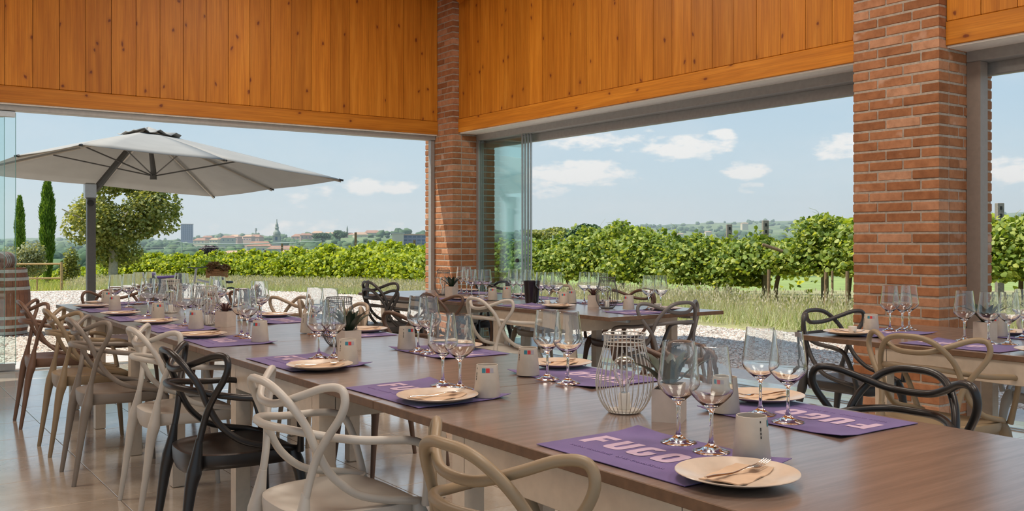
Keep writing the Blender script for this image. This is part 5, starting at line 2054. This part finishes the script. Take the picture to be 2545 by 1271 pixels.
rr_ = random.Random(8)
ros = [(704, 775, 26, 'tile_roof', 627, 619), (735, 640, 22, 'tile_roof_pale', 634, 629), (592, 300, 9, 'tile_roof_pale', 640, 630)]
for u, d, w, rf, vb, vt in ros:
    house(u, d, w, w * .5, zz(vb, d), zz(vt, d) - zz(vb, d), 'wall_stone', rf, 'low stone farm building with tiled roof ' + {704: 'at the foot of the bell tower', 735: 'right of the bell tower among trees', 592: 'grey-walled and nearest, just above the vines'}[u], rh=w * .10, name='farm_building')
k_ = 0
for u in list(range(500, 640, 17)) + list(range(745, 980, 15)):
    d = 1250 + rr_.uniform(-90, 140)
    vb = float(np.interp(u, [500, 560, 640, 745, 850, 980], [602, 600, 600, 594, 594, 592])) + rr_.uniform(-1, 5)
    hh_ = rr_.uniform(4, 8)
    w = rr_.uniform(9, 20)
    house(u, d, w, w * .6, zz(vb, d), hh_, rr_.choice(['wall_cream', 'wall_pink', 'wall_stone', 'wall_pink']), rr_.choice(['tile_roof', 'tile_roof', 'tile_roof_pale']),
          f'small tile-roofed town house, {ordn[k_]} from the left along the ridge', name='town_house', rz=rr_.uniform(-.5, .5), wins=(3, 1, 1.2, 1.6))
    k_ += 1
D_ = 700
house(1026, D_, 26, 14, zz(618, D_), zz(585, D_) - zz(618, D_), 'tower_blue', 'tile_roof_pale', 'long blue-glazed office block with terracotta top edge beside the corner pillar', name='office_block', gable=False, rz=.05, wins=(8, 4, 2.4, 1.3))
house(989, D_ - 18, 8, 10, zz(612, D_), zz(582, D_) - zz(612, D_), 'wall_cream', 'wall_stone', 'pale green-edged stair tower of the blue office block', name='stair_tower', gable=False, rz=.05)
o = MB().tube([(0, 0, 0), (0, 0, 12.5), (0, 0, 13), (0, 0, 17)], [.9, .8, 2.0, 1.6], 8).build('water_tower', 'wall_stone', None, 60, ray(636, 1400, zz(596, 1400)))
tag(o, 'thin mast-like water tower left of the bell tower', 'tower')
o = MB().tube([(0, 0, 0), (0, 0, 9), (0, 0, 14)], [1.3, 1.3, .1], 8).build('spire', 'copper_green', None, 60, ray(863, 1300, zz(586, 1300)))
tag(o, 'small pointed spire among the ridge houses', 'spire')
# farm houses dotted on the right hill
for i, (u, v) in enumerate(((1760, 583), (1905, 575), (1995, 580), (2040, 576), (2085, 570), (1690, 588), (1620, 580), (1850, 562))):
    d = 1900
    house(u, d, 13, 9, zz(v, d), 5, 'wall_cream', 'tile_roof_pale', f'tiny pale hillside house, {ordn[i]} of those scattered on the right hill', name='hillside_house', rh=1.5)

# individual trees on the middle distance
for i, (u, d, vt, vb, w, lb, mt) in enumerate(((1355, 190, 566, 600, 5.0, 'dark round tree on the field edge right of the folded glass', 'tree_leaf'), (1410, 240, 568, 598, 3.2, 'slim dark tree, second right of the folded glass', 'far_wood'),
                                               (1460, 200, 558, 602, 4.0, 'tallest dark tree in the clump right of the folded glass', 'far_wood'), (516, 260, 612, 640, 3.6, 'dark purple-leaved round tree beyond the left vines', 'flower_dark'),
                                               (845, 900, 574, 598, 9, 'dark pine on the ridge right of the bell tower', 'far_wood'), (800, 900, 578, 600, 9, 'broad dark pine on the ridge beside the tile roofs', 'far_wood'))):
    if mt == 'flower_dark' and mt not in MATS:
        leaf_mat('flower_dark', (.08, .05, .06), (.12, .08, .085), (.16, .12, .11), 0.0)
    z0, z1 = zz(vb, d), zz(vt, d)
    h = z1 - z0
    t = empty('far_tree', ray(u, d, z0))
    tag(t, lb, 'tree')
    P, D = blob_pts(2600, (0, 0, h * .55), (w, w, h * .52), lumps=10, seed=50 + i)
    leafy('foliage', P, .11 * w, mt, t, outward=D)
    MB().tube([(0, 0, -2), (0, 0, h * .5)], [w * .07, w * .04], 7).build('trunk', 'bark', t)

# overhead cable on poles across the valley
pts = [ray(430, 150, zat(600, 150)), ray(480, 150, zat(606, 150)), ray(600, 150, zat(607.5, 150)), ray(737, 150, zat(603, 150)), ray(800, 150, zat(600, 150))]
tag(MB().tube(pts, .09, 5, 3).build('overhead_cable', 'wire_grey'), 'grey overhead cable strung across the valley below the town', 'cable')
for u, vt in ((452, 602), (737, 598)):
    p = ray(u, 150, -6)
    o = MB().tube([(0, 0, 0), (0, 0, zat(vt, 150) + 6)], [.14, .10], 8).build('cable_pole', 'wire_grey', None, 60, p)
    tag(o, 'slim grey cable pole ' + ('behind the broadleaf tree' if u < 500 else 'right of the bell tower'), 'pole', 'cable poles')
for u, vt in ((1374, 585),):
    o = MB().tube([(0, 0, 0), (0, 0, zat(vt, 120) + 6)], [.10, .08], 8).build('cable_pole', 'wire_grey', None, 60, ray(u, 120, -6))
    tag(o, 'thin pale pole in front of the dark trees right of the folded glass', 'pole', 'cable poles')

# ---- summer haze lying over the valley, beyond the near fields
hz = bpy.data.materials.new('haze')
hz.use_nodes = True
nt = hz.node_tree
nt.nodes.clear()
o_ = mk(nt, 'ShaderNodeOutputMaterial')
vs_ = mk(nt, 'ShaderNodeVolumeScatter')
vs_.inputs['Color'].default_value = (0.80, 0.90, 1.0, 1)
vs_.inputs['Density'].default_value = HAZE
vs_.inputs['Anisotropy'].default_value = 0.2
nt.links.new(vs_.outputs[0], o_.inputs['Volume'])
MATS['haze'] = hz
hb = MB()
q = [W(-3800, 260), W(3800, 260), W(5200, 4300), W(-5200, 4300)]
hb.add([(p.x, p.y, z) for z in (-60, 170) for p in q], [(3, 2, 1, 0), (4, 5, 6, 7), (0, 1, 5, 4), (1, 2, 6, 5), (2, 3, 7, 6), (3, 0, 4, 7)])
tag(hb.build('haze', 'haze'), 'thin summer haze over the valley and hills', 'haze', kind='stuff')
